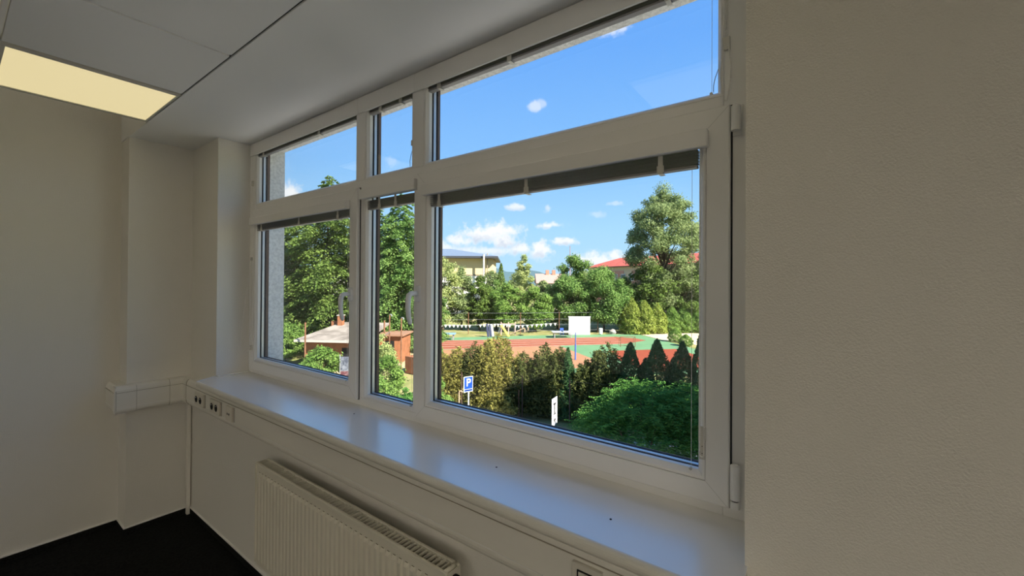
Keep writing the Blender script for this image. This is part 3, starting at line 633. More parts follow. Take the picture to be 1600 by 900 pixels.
RW = 'trees along the far fence of the sports field'
for i, (lab, x, y, tz, R, zb, mm, n_, st) in enumerate([
    ('pale willowy tree at the left edge of the big pane', -45.4, 44.2, 5.3, 3.2, -5.45, L_PL, 9000, 'round'),
    ('grey green tree in front of the yellow hall', -43.9, 46.6, 4.0, 2.5, -5.45, L_GR, 9000, 'round'),
    ('dark bushy tree below the right end of the yellow hall', -41.2, 47.6, 2.6, 2.4, -5.45, L_DK, 9000, 'round'),
    ('bluish green tree right of the hall columns', -40.2, 50.4, 2.0, 2.3, -5.45, L_MD, 8000, 'round'),
    ('bright green bushy tree in front of the birch', -37.4, 49.2, 1.6, 2.8, -5.45, L_BG, 10000, 'round'),
    ('bright green low tree above the string of pennants', -34.0, 51.8, 1.0, 2.9, -5.45, L_BG, 10000, 'round'),
    ('dark tree between the bright green tree and the big round one', -33.4, 57.2, 2.0, 2.6, -5.45, L_MD, 8000, 'round'),
    ('big round dense tree behind the white practice wall', -30.4, 57.2, 5.9, 4.0, -5.45, L_MD, 17000, 'round'),
    ('broad dense tree right of the white practice wall', -26.4, 59.0, 4.2, 4.4, -5.45, L_MD, 18000, 'round'),
    ('leafy tree below the red roofed building', -24.6, 62.4, 2.6, 2.8, -5.45, L_BG, 9000, 'round')]):
    tree('fence_tree', lab, 'tree', x, y, tz, R, zb, mm, int(n_ * 1.25), .33, 20 + i, st, 24, .36, group=RW, trunk=.14)
tree('birch', 'pale slender birch rising between the hall and the round tree', 'tree', -43.4, 62.4, 6.7, 2.0, -3.6, L_PL, 9000, .32, 40, 'round', 26, .40, trunk=.12, bark=mat('birch_bark', (.6, .58, .52), .8))
thuja('spruce', 'small dark spruce far behind, left of the birch', 'tree', -52.3, 67.0, 5.4, 1.3, L_DK, 2500, .4, 41)
for i, (lab, x, y, tz, R) in enumerate([('distant tree right beside the yellow hall', -57.2, 70.0, 4.2, 3.0), ('distant tree behind the birch', -55.5, 78.5, 4.6, 3.0), ('distant tree in front of the pink roofed house', -43.0, 68.4, 2.0, 2.2), ('distant tree behind the big round tree', -42.5, 86.0, 5.6, 3.0)]):
    tree('distant_tree', lab, 'tree', x, y, tz, R, -3.5, L_GR, 5000, .5, 50 + i, 'round', 18, .4, group='distant trees')
tree('poplar', 'tall airy poplar at the right of the view, highest of all', 'tree', -19.6, 65.2, 16.9, 5.7, -3.4, L_GR, 44000, .34, 60, 'round', 62, .27, trunk=.34, branch=50)
tree('poplar', 'tree half hidden by the right edge of the big sash', 'tree', -14.6, 71.2, 13.4, 4.4, -3.0, L_GR, 20000, .36, 61, 'round', 34, .3, trunk=.28, branch=18)
tree('poplar', 'dark lower tree under the tall airy poplar', 'tree', -21.0, 63.4, 5.2, 3.4, -4.2, L_DK, 13000, .40, 62, 'round', 26, .36, trunk=.2)
tree('poplar', 'dark tree at the foot of the poplar on its right', 'tree', -17.2, 66.8, 4.4, 3.6, -4.6, L_DK, 13000, .40, 63, 'round', 26, .36, trunk=.2)
for i, (x, y, tz, R) in enumerate([(-8.0, 72.0, 6.0, 4.2), (-.5, 75.0, 7.5, 4.6), (8.0, 73.0, 5.5, 4.4)]):
    tree('fence_tree', ['leafy tree past the right edge of the view, nearest the poplar', 'leafy tree past the right edge of the view, middle one', 'leafy tree past the right edge of the view, farthest right'][i], 'tree', x, y, tz, R, -5.4, L_MD, 8000, .45, 64 + i, 'round', 24, .36, trunk=.2, group=RW)
YT_ = 'yellow green thujas beyond the sand pit'
for i, (lab, x, y, tz, R) in enumerate([('leftmost yellow green thuja beyond the field', -22.0, 58.5, -.6, 1.5), ('second yellow green thuja beyond the field', -20.5, 59.6, -1.0, 1.5), ('third yellow green thuja beyond the field', -19.3, 61.4, -1.4, 1.4), ('thuja left of the wooden bench', -17.9, 63.9, -2.0, 1.5), ('thuja behind the right end of the wooden bench', -16.5, 65.0, -1.9, 1.5), ('rightmost thuja beyond the sand pit', -14.8, 66.2, -2.1, 1.5)]):
    thuja('thuja', lab, 'shrub', x, y, tz, R, L_YL if i < 3 else L_BG, 5200, .34, 70 + i, YT_, pw=1.6)
for i, (lab, x, y, tz, R) in enumerate([('round bush on the sand, farther of two', -14.7, 53.8, -4.1, .75), ('round bush at the edge of the sand, nearer of two', -12.7, 51.0, -4.4, .7)]):
    thuja('bush', lab, 'bush', x, y, tz, R, L_BG, 1600, .20, 80 + i, 'two bushes by the sand', pw=2.2)

HG = 'thuja hedge between the yard and the sports field'
hd = [(-17.6, 16.8, -2.3, .95, L_TY, 'yellowed hedge thuja at the left edge of the big pane'), (-16.7, 17.5, -2.1, .80, L_TY, 'yellowed hedge thuja behind the parking sign'),
      (-15.8, 17.7, -1.75, .55, L_TH, 'narrow green hedge thuja just right of the parking sign'), (-14.7, 18.4, -1.3, 1.25, L_TY, 'broadest yellowed hedge thuja, sunlit at the top'),
      (-13.4, 19.0, -2.3, .85, L_TH, 'low brownish hedge thuja right of the broad yellow one'), (-12.3, 19.6, -1.75, .85, L_TH, 'ragged brownish hedge thuja in the middle of the big pane'),
      (-11.5, 19.8, -1.9, .70, L_TH, 'brownish hedge thuja left of the blue post'), (-10.85, 19.7, -1.9, .45, L_TB, 'slim dark green hedge thuja below the blue post'),
      (-10.0, 20.3, -2.4, .80, L_TH, 'low hedge thuja right of the blue post'), (-9.2, 20.6, -1.55, 1.0, L_TH, 'wide ragged hedge thuja left of the conical ones'),
      (-7.9, 20.9, -1.5, .80, L_TB, 'conical dark hedge thuja, first of the pointed ones'), (-6.65, 21.2, -1.25, .88, L_TB, 'conical dark hedge thuja, second of the pointed ones'),
      (-5.5, 21.5, -1.3, .80, L_TB, 'conical dark hedge thuja, third of the pointed ones'), (-4.6, 21.5, -.6, .65, L_TB, 'tall dark hedge thuja at the right edge of the big pane'),
      (-3.6, 21.8, -.7, .8, L_TB, 'dark hedge thuja hidden behind the right sash stile'), (-7.25, 21.3, -2.3, .7, L_TB, 'low hedge thuja between the first two pointed ones'), (-6.0, 21.7, -2.2, .7, L_TB, 'low hedge thuja between the second and third pointed ones')]
hd += [(-2.5, 22.1, -1.0, .8, L_TB, 'dark hedge thuja past the right edge of the view, first'), (-1.4, 22.4, -1.2, .8, L_TB, 'dark hedge thuja past the right edge of the view, second'), (-.2, 22.7, -.9, .8, L_TB, 'dark hedge thuja past the right edge of the view, third')]
for i, (x, y, tz, R, mm, lab) in enumerate(hd):
    if mm is L_TB: thuja('hedge_thuja', lab, 'hedge plant', x, y, tz, R * 1.2, mm, int(10000 * (R / .8)), .14, 100 + i, HG, ragged=.22, pw=1.1)
    else: plume_thuja('hedge_thuja', lab, 'hedge plant', x, y, tz, R * 1.12, mm, int(11000 * (R / .8)), .15, 100 + i, HG)

def frond_shrub(name, label, x, y, topz, R, m, nf, seed, base=G):
    """shrub of feathery compound leaves"""
    rng = np.random.default_rng(seed); H = topz - base; t = thing(name, (x, y, base), label, 'shrub'); A = []; Bn = []; Tn = []
    cs = []
    for i in range(nf):
        d = rng.normal(size=3); d[2] = abs(d[2]) * 1.0 - .25; d /= np.linalg.norm(d); q = .72 + .30 * rng.random()
        lay = .12 * math.sin(d[2] * 14 + 2 * math.atan2(d[1], d[0]))
        p0 = np.array([d[0] * R * (q + lay), d[1] * R * (q + lay), H * .52 + d[2] * H * .47 * q]); cs.append(p0)
        o = np.array([d[0], d[1], .15]); o /= np.linalg.norm(o); o = o + rng.normal(size=3) * .35; o /= np.linalg.norm(o)
        side = np.cross(o, [0, 0, 1]); side /= np.linalg.norm(side); L = .34 + .2 * rng.random()
        for k in range(6):
            u = k / 5; c = p0 + o * L * u + np.array([0, 0, -.16 * u * u])
            for sg in (-1, 1):
                A.append(c + side * sg * .055 * (1 - .5 * u)); Bn.append(np.array([0, 0, 1]) + rng.normal(size=3) * .25); Tn.append(side * sg + o * .7)
    V = leaf_quads(np.array(A), np.array(Bn), np.array(Tn), .125, rng, .36)
    f = link('foliage', np_mesh('foliage', V), m, t, W[t.name]); f['kind'] = 'stuff'
    b = MB()
    for i in range(9):
        c = cs[int(rng.integers(len(cs)))]; o0 = Vector(W[t.name]); b.tube([o0 + Vector((rng.normal() * .1, rng.normal() * .1, -.05)), o0 + Vector(c) * .5 + Vector((0, 0, .3)), o0 + Vector(c)], [.045, .03, .008], 6)
    b.build('stems', BARK, t)
    return t
frond_shrub('compound_leaf_shrub', 'large feathery leaved shrub in the lower right of the big pane', -4.9, 14.0, -1.75, 1.75, L_SH, 1900, 130)
frond_shrub('compound_leaf_shrub', 'feathery leaved shrub cut off by the right sash stile', -3.2, 14.6, -1.7, 1.5, L_SH, 1300, 131)
frond_shrub('compound_leaf_shrub', 'small feathery shrub beside the white sign', -7.0, 15.0, -3.2, .9, L_SH, 500, 132)
for i, (lab, x, y, tz, R, mm) in enumerate([('bright green bush in the lower left corner of the big pane', -13.7, 13.1, -2.55, .62, L_BG), ('yellow green bush at the hedge foot right of the parking sign', -13.1, 16.9, -3.9, .75, L_TY),
        ('round green bush in front of the shed wall', -28.0, 15.6, -2.9, 1.45, L_BG), ('rounded bush left of the shed below the dark trees', -38.0, 18.0, -1.9, 1.7, L_BG),
        ('upper pale bush in the narrow middle pane', -22.8, 16.8, -1.7, 1.15, L_PL), ('yellow green bush in the middle of the narrow pane', -20.1, 15.1, -2.6, 1.15, L_BG),
        ('bush at the bottom of the narrow middle pane', -17.9, 13.2, -3.2, 1.1, L_BG), ('dark bush at the lower right of the narrow pane', -16.2, 13.3, -3.5, .6, L_SH), ('low bush under the left sash pane', -24.6, 14.0, -3.9, 1.1, L_BG), ('bush behind the grey wall left of the shed', -36.6, 14.6, -3.9, 1.0, L_BG)]):
    tree('bush', lab, 'bush', x, y, tz, R, G + .05, mm, 5200, .17 if x > -25 else .24, 140 + i, 'round', 20, .42, trunk=.05, branch=6, group='loose bushes in the yard')
# tall trees beside the yard, to the right of what the window shows; they shade the right part of the hedge
for i, (x, y, tz, R) in enumerate([(3.4, 20.6, 8.8, 2.8), (3.0, 16.4, 9.4, 2.4), (8.4, 20.6, 10.2, 3.0), (3.4, 12.2, 5.0, 2.4)]):
    tree('yard_tree', ['tall tree by the yard nearest the hedge end', 'tall tree in the middle of the yard edge', 'tall tree by the yard beyond the hedge end', 'tall tree by the yard nearest the facade'][i], 'tree', x, y, tz, R, -3.2, L_MD, 20000, .36, 160 + i, 'round', 26, .4, trunk=.25, group='tall trees beside the yard')

# ================================================================== sports ground furniture
WHT = mat('white_render', (.86, .86, .84), .8, .1); GREYM = mat('grey_metal', (.35, .36, .38), .5, .4, .4); RUST = mat('rusty_pole', (.24, .12, .07), .8, .1, var=.4, vscale=4)
BLUE = mat('table_blue', (.20, .36, .62), .5, .3); WOOD = mat('weathered_wood', (.42, .32, .22), .85, .1, var=.4, vscale=3)
def frame(x, y, ang, z=G): return Matrix.Translation((x, y, z)) @ Matrix.Rotation(ang, 4, 'Z')
AF = math.atan2(.595, .804)                                   # direction square to the far end of the field
w = thing('practice_wall', (-27.1, 52.4, G), 'white rendered ball practice wall at the far edge of the field', 'wall')
m = MB(); m.M = frame(-27.1, 52.4, AF + .04); m.box(-1.48, 1.48, -.12, .12, 0, 2.42); m.build('wall_panel', WHT, w)
m = MB(); m.M = frame(-27.1, 52.4, AF + .04); m.box(-1.55, 1.55, -.18, .18, 2.42, 2.50); m.build('coping', WHT, w)
def pingpong(x, y, ang, label, top):
    t = thing('table_tennis_table', (x, y, G), label, 'table', 'outdoor table tennis tables')
    def part(nm, mm, f): m = MB(); m.M = frame(x, y, ang); f(m); return m.build(nm, mm, t)
    part('table_top', top, lambda m: m.box(-1.37, 1.37, -.76, .76, .71, .77))
    part('net', GREYM, lambda m: m.box(-.01, .01, -.80, .80, .77, .92))
    for sx_ in (-1.1, 1.1):
        for sy_ in (-.55, .55): part('leg', GREYM, lambda m: m.box(sx_ - .05, sx_ + .05, sy_ - .05, sy_ + .05, 0, .71))
    part('stretcher', GREYM, lambda m: m.box(-1.1, 1.1, -.03, .03, .28, .36))
    part('cross_brace', GREYM, lambda m: (m.box(-.25, .25, -.5, .5, .30, .34)))
pingpong(-27.5, 48.4, AF + .05, 'pale blue table tennis table in front of the white wall', mat('table_pale_blue', (.55, .64, .74), .4, .4))
pingpong(-37.9, 37.2, AF + .05, 'blue table tennis table at the left edge of the big pane', BLUE)
p_ = thing('net_post', (-18.6, 35.2, G), 'slim blue net post standing on the court', 'post')
MB().tube([(-18.6, 35.2, G), (-18.6, 35.2, G + 1.45)], .07, 10).build('lower_sleeve', mat('post_blue', (.07, .14, .50), .5), p_); MB().tube([(-18.6, 35.2, G + 1.4), (-18.6, 35.2, G + 2.55)], .055, 10).build('upper_post', mat('post_blue_dark', (.09, .13, .33), .5), p_)
MB().tube([(-18.6, 35.2, G + .2), (-19.2, 34.7, G + .95), (-20.2, 34.0, G + 1.3)], .012, 5).build('net_cord', GREYM, p_)
g_ = thing('football_goal', (-17.6, 45.9, G), 'small thin metal goal frame on the green court', 'goal')
for a in (((-18.3, 45.4), (-18.3, 45.4)), ((-17.0, 46.4), (-17.0, 46.4))):
    (x, y), _ = a; MB().tube([(x, y, G), (x, y, G + 1.15)], .035, 6).build('goal_post', RUST, g_); MB().tube([(x, y, G + 1.12), (x - .4, y + .55, G + .9), (x - .5, y + .7, G + .02)], .022, 6).build('back_stay', RUST, g_)
MB().tube([(-18.3, 45.4, G + 1.13), (-17.0, 46.4, G + 1.13)], .035, 6).build('crossbar', RUST, g_); MB().tube([(-18.8, 46.1, G + .03), (-17.5, 47.1, G + .03)], .022, 6).build('ground_bar', RUST, g_)
# far fence with posts, wires and string of pennants
fn = thing('wire_fence', (-33, 48, G), 'tall wire fence with thin posts along the far edge of the field', 'fence')
fp = [(-42.6, 39.6), (-39.4, 43.2), (-33.9, 47.9), (-30.2, 52.2), (-26.2, 56.4), (-22.5, 57.6)]
for x, y in fp: MB().tube([(x, y, G), (x, y, G + 3.0)], .05, 6).build('post', RUST, fn)
for h in (.4, 1.2, 2.0, 2.9):
    m = MB(); m.tube([(x, y, G + h) for x, y in fp], .012, 4); m.build('wire', GREYM, fn)
bu = thing('pennant_string', (-36, 46, G + 1.2), 'string of small white pennants hung along the far fence', 'bunting')
MB().tube([(-42.4, 39.9, G + 1.35), (-39.3, 43.0, G + 1.25), (-36.4, 45.7, G + 1.4), (-33.8, 47.7, G + 1.2), (-30.3, 51.9, G + 1.45)], .01, 4).build('cord', WHT, bu)
pm = None; seg = [(-42.4, 39.9, 1.35), (-39.3, 43.0, 1.25), (-36.4, 45.7, 1.4), (-33.8, 47.7, 1.2), (-30.3, 51.9, 1.45)]; cnt = 0
for a, b in zip(seg[:-1], seg[1:]):
    for i in range(8):
        if cnt in (9, 10, 21): cnt += 1; continue
        q = Vector(a).lerp(Vector(b), (i + .5) / 8)
        m = MB(); dx = (Vector(b) - Vector(a)); dx.z = 0; dx.normalize()
        if pm is None:
            m.add([(-.17 * dx.x, -.17 * dx.y, 0), (.17 * dx.x, .17 * dx.y, 0), (0, 0, -.40), (-.17 * dx.x + .01, -.17 * dx.y - .01, 0), (.17 * dx.x + .01, .17 * dx.y - .01, 0), (.01, -.01, -.40)], [(0,1,2),(5,4,3),(0,3,4,1),(1,4,5,2),(2,5,3,0)])
            me = bpy.data.meshes.new('pennant'); me.from_pydata(m.v, [], m.f); me.materials.append(WHT); pm = me
        o = bpy.data.objects.new('pennant', pm); COL.objects.link(o); o.parent = bu; o.location = Vector((q.x, q.y, G + q.z)) - W[bu.name]; cnt += 1
# play things by the fence
s_ = thing('slide', (-34.0, 44.4, G), 'yellow playground slide leaning by the fence', 'slide')
m = MB(); m.M = frame(-34.0, 44.4, AF - .4); m.add([(-.5, -.3, 1.5), (.6, -.3, .1), (.6, .3, .1), (-.5, .3, 1.5), (-.5, -.3, 1.42), (.6, -.3, .0), (.6, .3, .0), (-.5, .3, 1.42)], [(0,1,2,3),(7,6,5,4),(0,4,5,1),(1,5,6,2),(2,6,7,3),(3,7,4,0)]); m.build('chute', mat('slide_yellow', (.75, .62, .10), .5), s_)
for dy in (-.25, .25): m = MB(); m.M = frame(-34.0, 44.4, AF - .4); m.tube([(-.9, dy, 0), (-.5, dy, 1.45)], .04, 6); m.build('ladder_rail', GREYM, s_)
for i in range(4): m = MB(); m.M = frame(-34.0, 44.4, AF - .4); q = .2 + i * .22; m.tube([(-.9 + .4 * q, -.25, 1.45 * q), (-.9 + .4 * q, .25, 1.45 * q)], .025, 6); m.build('rung', GREYM, s_)
d_ = thing('goal_pads', (-35.2, 43.0, G), 'dark blue and white upright padded panel by the fence', 'padded panel')
for k, (dx, mm) in enumerate(((-.33, mat('pad_navy', (.05, .06, .12), .6)), (0.0, mat('pad_navy', (.05, .06, .12), .6)), (.3, mat('pad_white', (.7, .7, .74), .6)))):
    m = MB(); m.M = frame(-35.2, 43.0, AF) @ Matrix.Rotation(-.12, 4, 'Y'); m.box(dx - .15, dx + .13, -.12, .12, .0, 1.75 - .12 * k); m.build('pad', mm, d_, .03)
q_ = thing('play_frame', (-34.6, 47.2, G), 'pinkish timber play frame posts behind the slide', 'play frame')
for dx in (-.9, 0.1, 1.0): m = MB(); m.M = frame(-34.6, 45.9, AF); m.box(dx - .07, dx + .07, -.07, .07, 0, 1.75); m.build('post', mat('pink_timber', (.50, .36, .34), .8), q_)
m = MB(); m.M = frame(-34.6, 45.9, AF); m.box(-.95, 1.05, -.05, .05, 1.45, 1.55); m.build('beam', mat('pink_timber', (.50, .36, .34), .8), q_)
r_ = thing('wooden_ramp', (-33.4, 48.8, G), 'weathered wooden ramp and boards right of the slide', 'ramp')
m = MB(); m.M = frame(-33.0, 46.6, AF); m.tube([(-1.4, 0, .15), (.6, 0, 1.0)], .09, 6); m.build('beam', WOOD, r_)
for i in range(4): m = MB(); m.M = frame(-33.0, 46.6, AF); m.box(.3 + i * .22, .48 + i * .22, -.4, .4, .35 + .12 * i, .42 + .12 * i + (.35 if i % 2 else 0)); m.build('board', WOOD, r_)
b_ = thing('bench', (-18.4, 64.4, G), 'long low wooden bench in front of the far thujas', 'bench')
m = MB(); m.M = frame(-18.6, 63.0, AF); m.box(-1.9, 1.9, -.2, .2, .42, .50); m.build('seat', mat('bench_wood', (.46, .26, .15), .8), b_)
for dx in (-1.5, 0, 1.5): m = MB(); m.M = frame(-18.6, 63.0, AF); m.box(dx - .06, dx + .06, -.16, .16, 0, .42); m.build('leg', GREYM, b_)
c_ = tag(MB().tube([(-25.1, 55.0, G), (-25.1, 55.0, G + .75), (-25.1, 55.0, G + .80)], [.24, .27, .20], 14).build('litter_bin', WHT), 'white litter bin under the trees right of the wall', 'bin')
c2 = tag(MB().tube([(-23.9, 56.2, G), (-23.8, 56.2, G + .35), (-23.7, 56.2, G + .62)], [.42, .5, .22], 9).build('boulder', mat('stone', (.36, .33, .30), .9, var=.3)), 'rough grey stone at the foot of the trees right of the bin', 'stone')
ch_ = thing('blue_chair', (-28.6, 50.2, G), 'small blue plastic chair behind the pale table', 'chair')
m = MB(); m.M = frame(-28.6, 50.2, AF); m.box(-.24, .24, -.22, .22, .42, .47); m.build('seat', mat('chair_blue', (.05, .12, .45), .5), ch_); m = MB(); m.M = frame(-28.6, 50.2, AF); m.box(-.24, .24, .18, .23, .47, .98); m.build('backrest', mat('chair_blue', (.05, .12, .45), .5), ch_)
for dx in (-.2, .2):
    for dy in (-.18, .18): m = MB(); m.M = frame(-28.6, 50.2, AF); m.box(dx - .02, dx + .02, dy - .02, dy + .02, 0, .42); m.build('leg', mat('chair_blue', (.05, .12, .45), .5), ch_)

# ================================================================== signs in the yard
SBLUE = mat('sign_blue', (.008, .055, .30), .4, .4); SWH = mat('sign_white', (.85, .86, .87), .4, .4); SBK = mat('sign_black', (.02, .02, .025), .5)
def text(par, s, size, M_, mm, nm='lettering'):
    cu = bpy.data.curves.new(nm, 'FONT'); cu.body = s; cu.size = size; cu.align_x = 'CENTER'; cu.align_y = 'CENTER'; cu.extrude = .002; cu.offset = size * .012
    o = bpy.data.objects.new(nm, cu); COL.objects.link(o); cu.materials.append(mm); o.parent = par
    bpy.context.view_layer.update()
    me = bpy.data.meshes.new_from_object(o.evaluated_get(bpy.context.evaluated_depsgraph_get())); bpy.data.objects.remove(o); me.transform(Matrix.Translation(-W[par.name]) @ M_)
    o = bpy.data.objects.new(nm, me); COL.objects.link(o); o.parent = par
    if not me.materials: me.materials.append(mm)
    W[o.name] = W[par.name]; return o
sg = thing('parking_sign', (-13.55, 14.9, G), 'blue parking sign with white letter P on a white post', 'sign')
FM = frame(-13.55, 14.86, AF + .62)
MB().tube([(-13.55, 14.9, G), (-13.55, 14.9, -2.95)], .032, 10).build('post', SWH, sg)
def pl(nm, mm, x0, x1, y0, y1, z0, z1, M_=FM, par=sg, bv=0): m = MB(); m.M = M_; m.box(x0, x1, y0, y1, z0 - G, z1 - G); return m.build(nm, mm, par, bv)
pl('sign_border', SWH, -.25, .25, -.035, -.022, -3.60, -2.87, bv=.004)
pl('sign_face', SBLUE, -.222, .222, -.040, -.034, -3.57, -2.90)
pl('text_strip', mat('sign_dark_blue', (.005, .02, .12), .5), -.17, .17, -.043, -.039, -3.535, -3.495)
pl('divider', SWH, -.222, .222, -.043, -.039, -3.475, -3.462)
text(sg, 'P', .50, FM @ Matrix.Translation((0, -.044, -3.17 - G)) @ Matrix.Rotation(PI / 2, 4, 'X'), SWH, 'letter')
s2 = thing('white_road_sign', (-8.25, 13.9, G), 'white road sign with black symbols, seen almost edge on', 'sign')
MB().tube([(-8.25, 13.9, G), (-8.25, 13.9, -2.85)], .035, 10).build('post', SWH, s2)
FM2 = frame(-8.24, 13.85, AF + 1.10)
def p2(nm, mm, *a): return pl(nm, mm, *a, M_=FM2, par=s2)
p2('upper_plate', SWH, -.27, .27, -.05, -.035, -3.47, -2.77); p2('symbol_bar', SBK, -.05, .05, -.054, -.049, -3.36, -2.99); p2('symbol_bar', SBK, -.13, .13, -.054, -.049, -3.02, -2.96); p2('symbol_bar', SBK, -.12, .12, -.054, -.049, -3.40, -3.36); p2('symbol_dot', SBK, .08, .15, -.054, -.049, -2.90, -2.86)
p2('lower_plate', SWH, -.27, .27, -.05, -.035, -3.80, -3.50); p2('symbol_bar', SBK, -.04, .06, -.054, -.049, -3.70, -3.55); p2('symbol_bar', SBK, -.12, .12, -.054, -.049, -3.62, -3.585)
hk = tag(MB().tube([(-14.6, 15.36, G), (-14.6, 15.36, -3.92), (-14.58, 15.37, -3.85), (-14.52, 15.42, -3.83), (-14.46, 15.46, -3.90)], .035, 8).build('hooked_post', mat('pale_rust', (.45, .30, .20), .8)), 'short rusty post with bent top left of the parking sign', 'post')
yf = thing('yard_fence', (-10, 18, G), 'rusty wire fence standing in front of the thuja hedge', 'fence')
yp = [(-17.6, 15.6), (-15.6, 16.6), (-12.6, 18.0), (-10.3, 18.9), (-8.4, 19.5), (-6.0, 20.2), (-3.4, 20.8)]
for i, (x, y) in enumerate(yp): MB().tube([(x, y, G), (x, y, G + 2.35)], .03, 7).build('post', mat('dark_rust', (.10, .06, .045), .8), yf)
for h in (.35, 1.2, 2.2): MB().tube([(x, y, G + h) for x, y in yp], .003, 4).build('wire', mat('dark_wire', (.08, .075, .07), .7), yf)
MB().tube([(-8.4, 19.5, G + 2.1), (-6.9, 19.9, G + .9)], .03, 6).build('brace', RUST, yf); MB().tube([(-12.75, 17.9, G), (-12.75, 17.9, G + 1.6)], .03, 6).build('post', RUST, yf)

# ================================================================== brick shed and poles
BRK = mat('shed_brick', (.34, .145, .075), .9, .05, var=.3, vscale=2.5); ROOF = mat('felt_roof', (.20, .175, .15), .9, .05, col2=(.36, .32, .28), vscale=.9)
sh = thing('brick_shed', (-33, 19, G), 'orange brick shed with pale flat pitched roof and chimney', 'shed')
FS = frame(-34.7, 18.0, AF - .10)
def sp(nm, mm, *a, bv=0): m = MB(); m.M = FS; m.box(*a); return m.build(nm, mm, sh, bv)
sp('wall', BRK, 0, 4.9, 0, 4.2, 0, 2.25)
m = MB(); m.M = FS; m.add([(-.55, -.7, 2.25), (5.4, -.7, 2.25), (5.4, 4.7, 3.22), (-.55 + 1.3, 4.7, 3.22), (-.55, -.7, 2.40), (5.4, -.7, 2.40), (5.4, 4.7, 3.36), (.75, 4.7, 3.36)], [(3,2,1,0),(4,5,6,7),(0,1,5,4),(1,2,6,5),(2,3,7,6),(3,0,4,7)]); m.build('roof', ROOF, sh)
sp('fascia', mat('fascia', (.48, .45, .41), .8), -.56, 5.4, -.74, -.70, 2.22, 2.40)
sp('parapet', BRK, .1, .8, 3.9, 4.3, 2.9, 3.5)
sp('chimney', BRK, .9, 1.35, 3.5, 3.95, 2.8, 4.05); sp('chimney_cap', mat('fascia', (.48, .45, .41), .8), (.85), 1.4, 3.45, 4.0, 4.05, 4.12)
m = MB(); m.M = FS; m.tube([(1.12, 3.7, 4.1), (1.12, 3.7, 4.5)], .06, 8); m.build('flue', GREYM, sh)
sp('door', mat('shed_door', (.10, .055, .035), .8), 3.9, 4.7, -.03, .02, 0, 1.95)
sp('window', DARK, 3.2, 4.0, -.02, .02, 1.0, 1.7)
an = thing('brick_annex', (-31, 24, G), 'low brick annex with dark openings in the narrow middle pane', 'shed')
FN = frame(-33.2, 22.4, AF - .05)
def ann(nm, mm, *a): m = MB(); m.M = FN; m.box(*a); return m.build(nm, mm, an)
ann('wall', BRK, 0, 3.6, 0, 2.6, 0, 2.35); ann('flat_roof', mat('annex_roof', (.30, .17, .11), .9), -.2, 3.8, -.35, 2.8, 2.35, 2.5)
for dx in (.5, 1.9): ann('opening', DARK, dx, dx + 1.0, -.02, .02, .2, 1.9)
gw = tag(MB().box(-38.9, -34.9, 16.0, 16.2, G, G + .95).build('yard_wall', mat('grey_block', (.22, .22, .24), .9, var=.2)), 'low grey wall left of the brick shed', 'wall')
bn = thing('banner', (-26.6, 15.7, G), 'patterned grey and maroon banner hung on posts beside the round bush', 'banner')
FB = frame(-27.0, 16.5, AF + .1)
m = MB(); m.M = FB; m.box(0, 2.2, -.02, .02, .95, 1.95); m.build('upper_cloth', mat('banner_grey', (.22, .24, .29), .8, col2=(.05, .06, .09), vscale=3.5), bn)
m = MB(); m.M = FB; m.box(0, 2.2, -.02, .02, .45, .95); m.build('lower_cloth', mat('banner_maroon', (.11, .03, .04), .8, col2=(.22, .12, .13), vscale=4), bn)
for dx in (-.05, 2.25): m = MB(); m.M = FB; m.tube([(dx, 0, 0), (dx, 0, 2.1)], .035, 6); m.build('post', GREYM, bn)
PL = 'rusty poles in the yard'
for lab, x, y, h, hook in (('rusty pole in front of the shed roof in the left sash', -33.2, 17.2, 3.9, 0), ('shortest rusty pole in the narrow pane', -29.0, 21.6, 4.0, 0), ('hooked rusty pole, left of the two in the narrow pane', -27.8, 21.2, 4.55, 1), ('hooked rusty pole, right of the two in the narrow pane', -25.6, 20.6, 4.45, 1)):
    t = thing('rusty_pole', (x, y, G), lab, 'pole', PL)
    MB().tube([(x, y, G - .05), (x, y, G + h)], .065 if not hook else .05, 8).build('pole_shaft', RUST, t)
    if hook: MB().tube([(x, y, G + h - .05), (x + .03, y + .02, G + h + .03), (x + .12, y + .08, G + h + .03), (x + .16, y + .1, G + h - .12)], .035, 6).build('hook', GREYM, t)
tag(MB().tube([(-29.6, 20.6, G + 2.0), (-27.7, 21.2, G + 3.2)], .03, 6).build('stay_bar', GREYM), 'diagonal stay bar leaning on the hooked poles', 'bar')
ob = tag(box('brick_bin_store', BRK, -26.6, -24.6, 21.8, 23.4, G, G + 1.3), 'small brick enclosure right of the hooked poles', 'enclosure')

# ================================================================== buildings beyond
YEL = mat('hall_yellow', (.74, .56, .30), .85, .05); TAN = mat('hall_tan', (.30, .24, .17), .85); RFD = mat('hall_roof', (.20, .25, .32), .5, .4, .3); RFE = mat('hall_eave', (.05, .055, .065), .6)
ha = thing('sports_hall', (-70, 70, G), 'yellow sports hall with dark overhanging low roof behind the trees', 'building')
FH = frame(-60.0, 73.8, AF)
def hp(nm, mm, *a): m = MB(); m.M = FH; m.box(*a); return m.build(nm, mm, ha)
hp('upper_wall', YEL, -36, 0, 0, 20, 8.9, 12.5); hp('lower_wall', mat('hall_white', (.80, .78, .74), .85), -36, -.02, .02, 20, 0, 8.6); hp('string_course', TAN, -36, .1, -.12, 20, 8.6, 8.9)
hp('eave', RFE, -38, 1.2, -1.8, 21, 12.5, 12.95)
m = MB(); m.M = FH; m.add([(-38, -1.8, 12.95), (1.2, -1.8, 12.95), (1.2, 21, 12.95), (-38, 21, 12.95), (-27, 10, 15.4), (-11, 10, 15.4)], [(0,1,5,4),(1,2,5),(2,3,4,5),(3,0,4),(3,2,1,0)]); m.build('roof', RFD, ha)
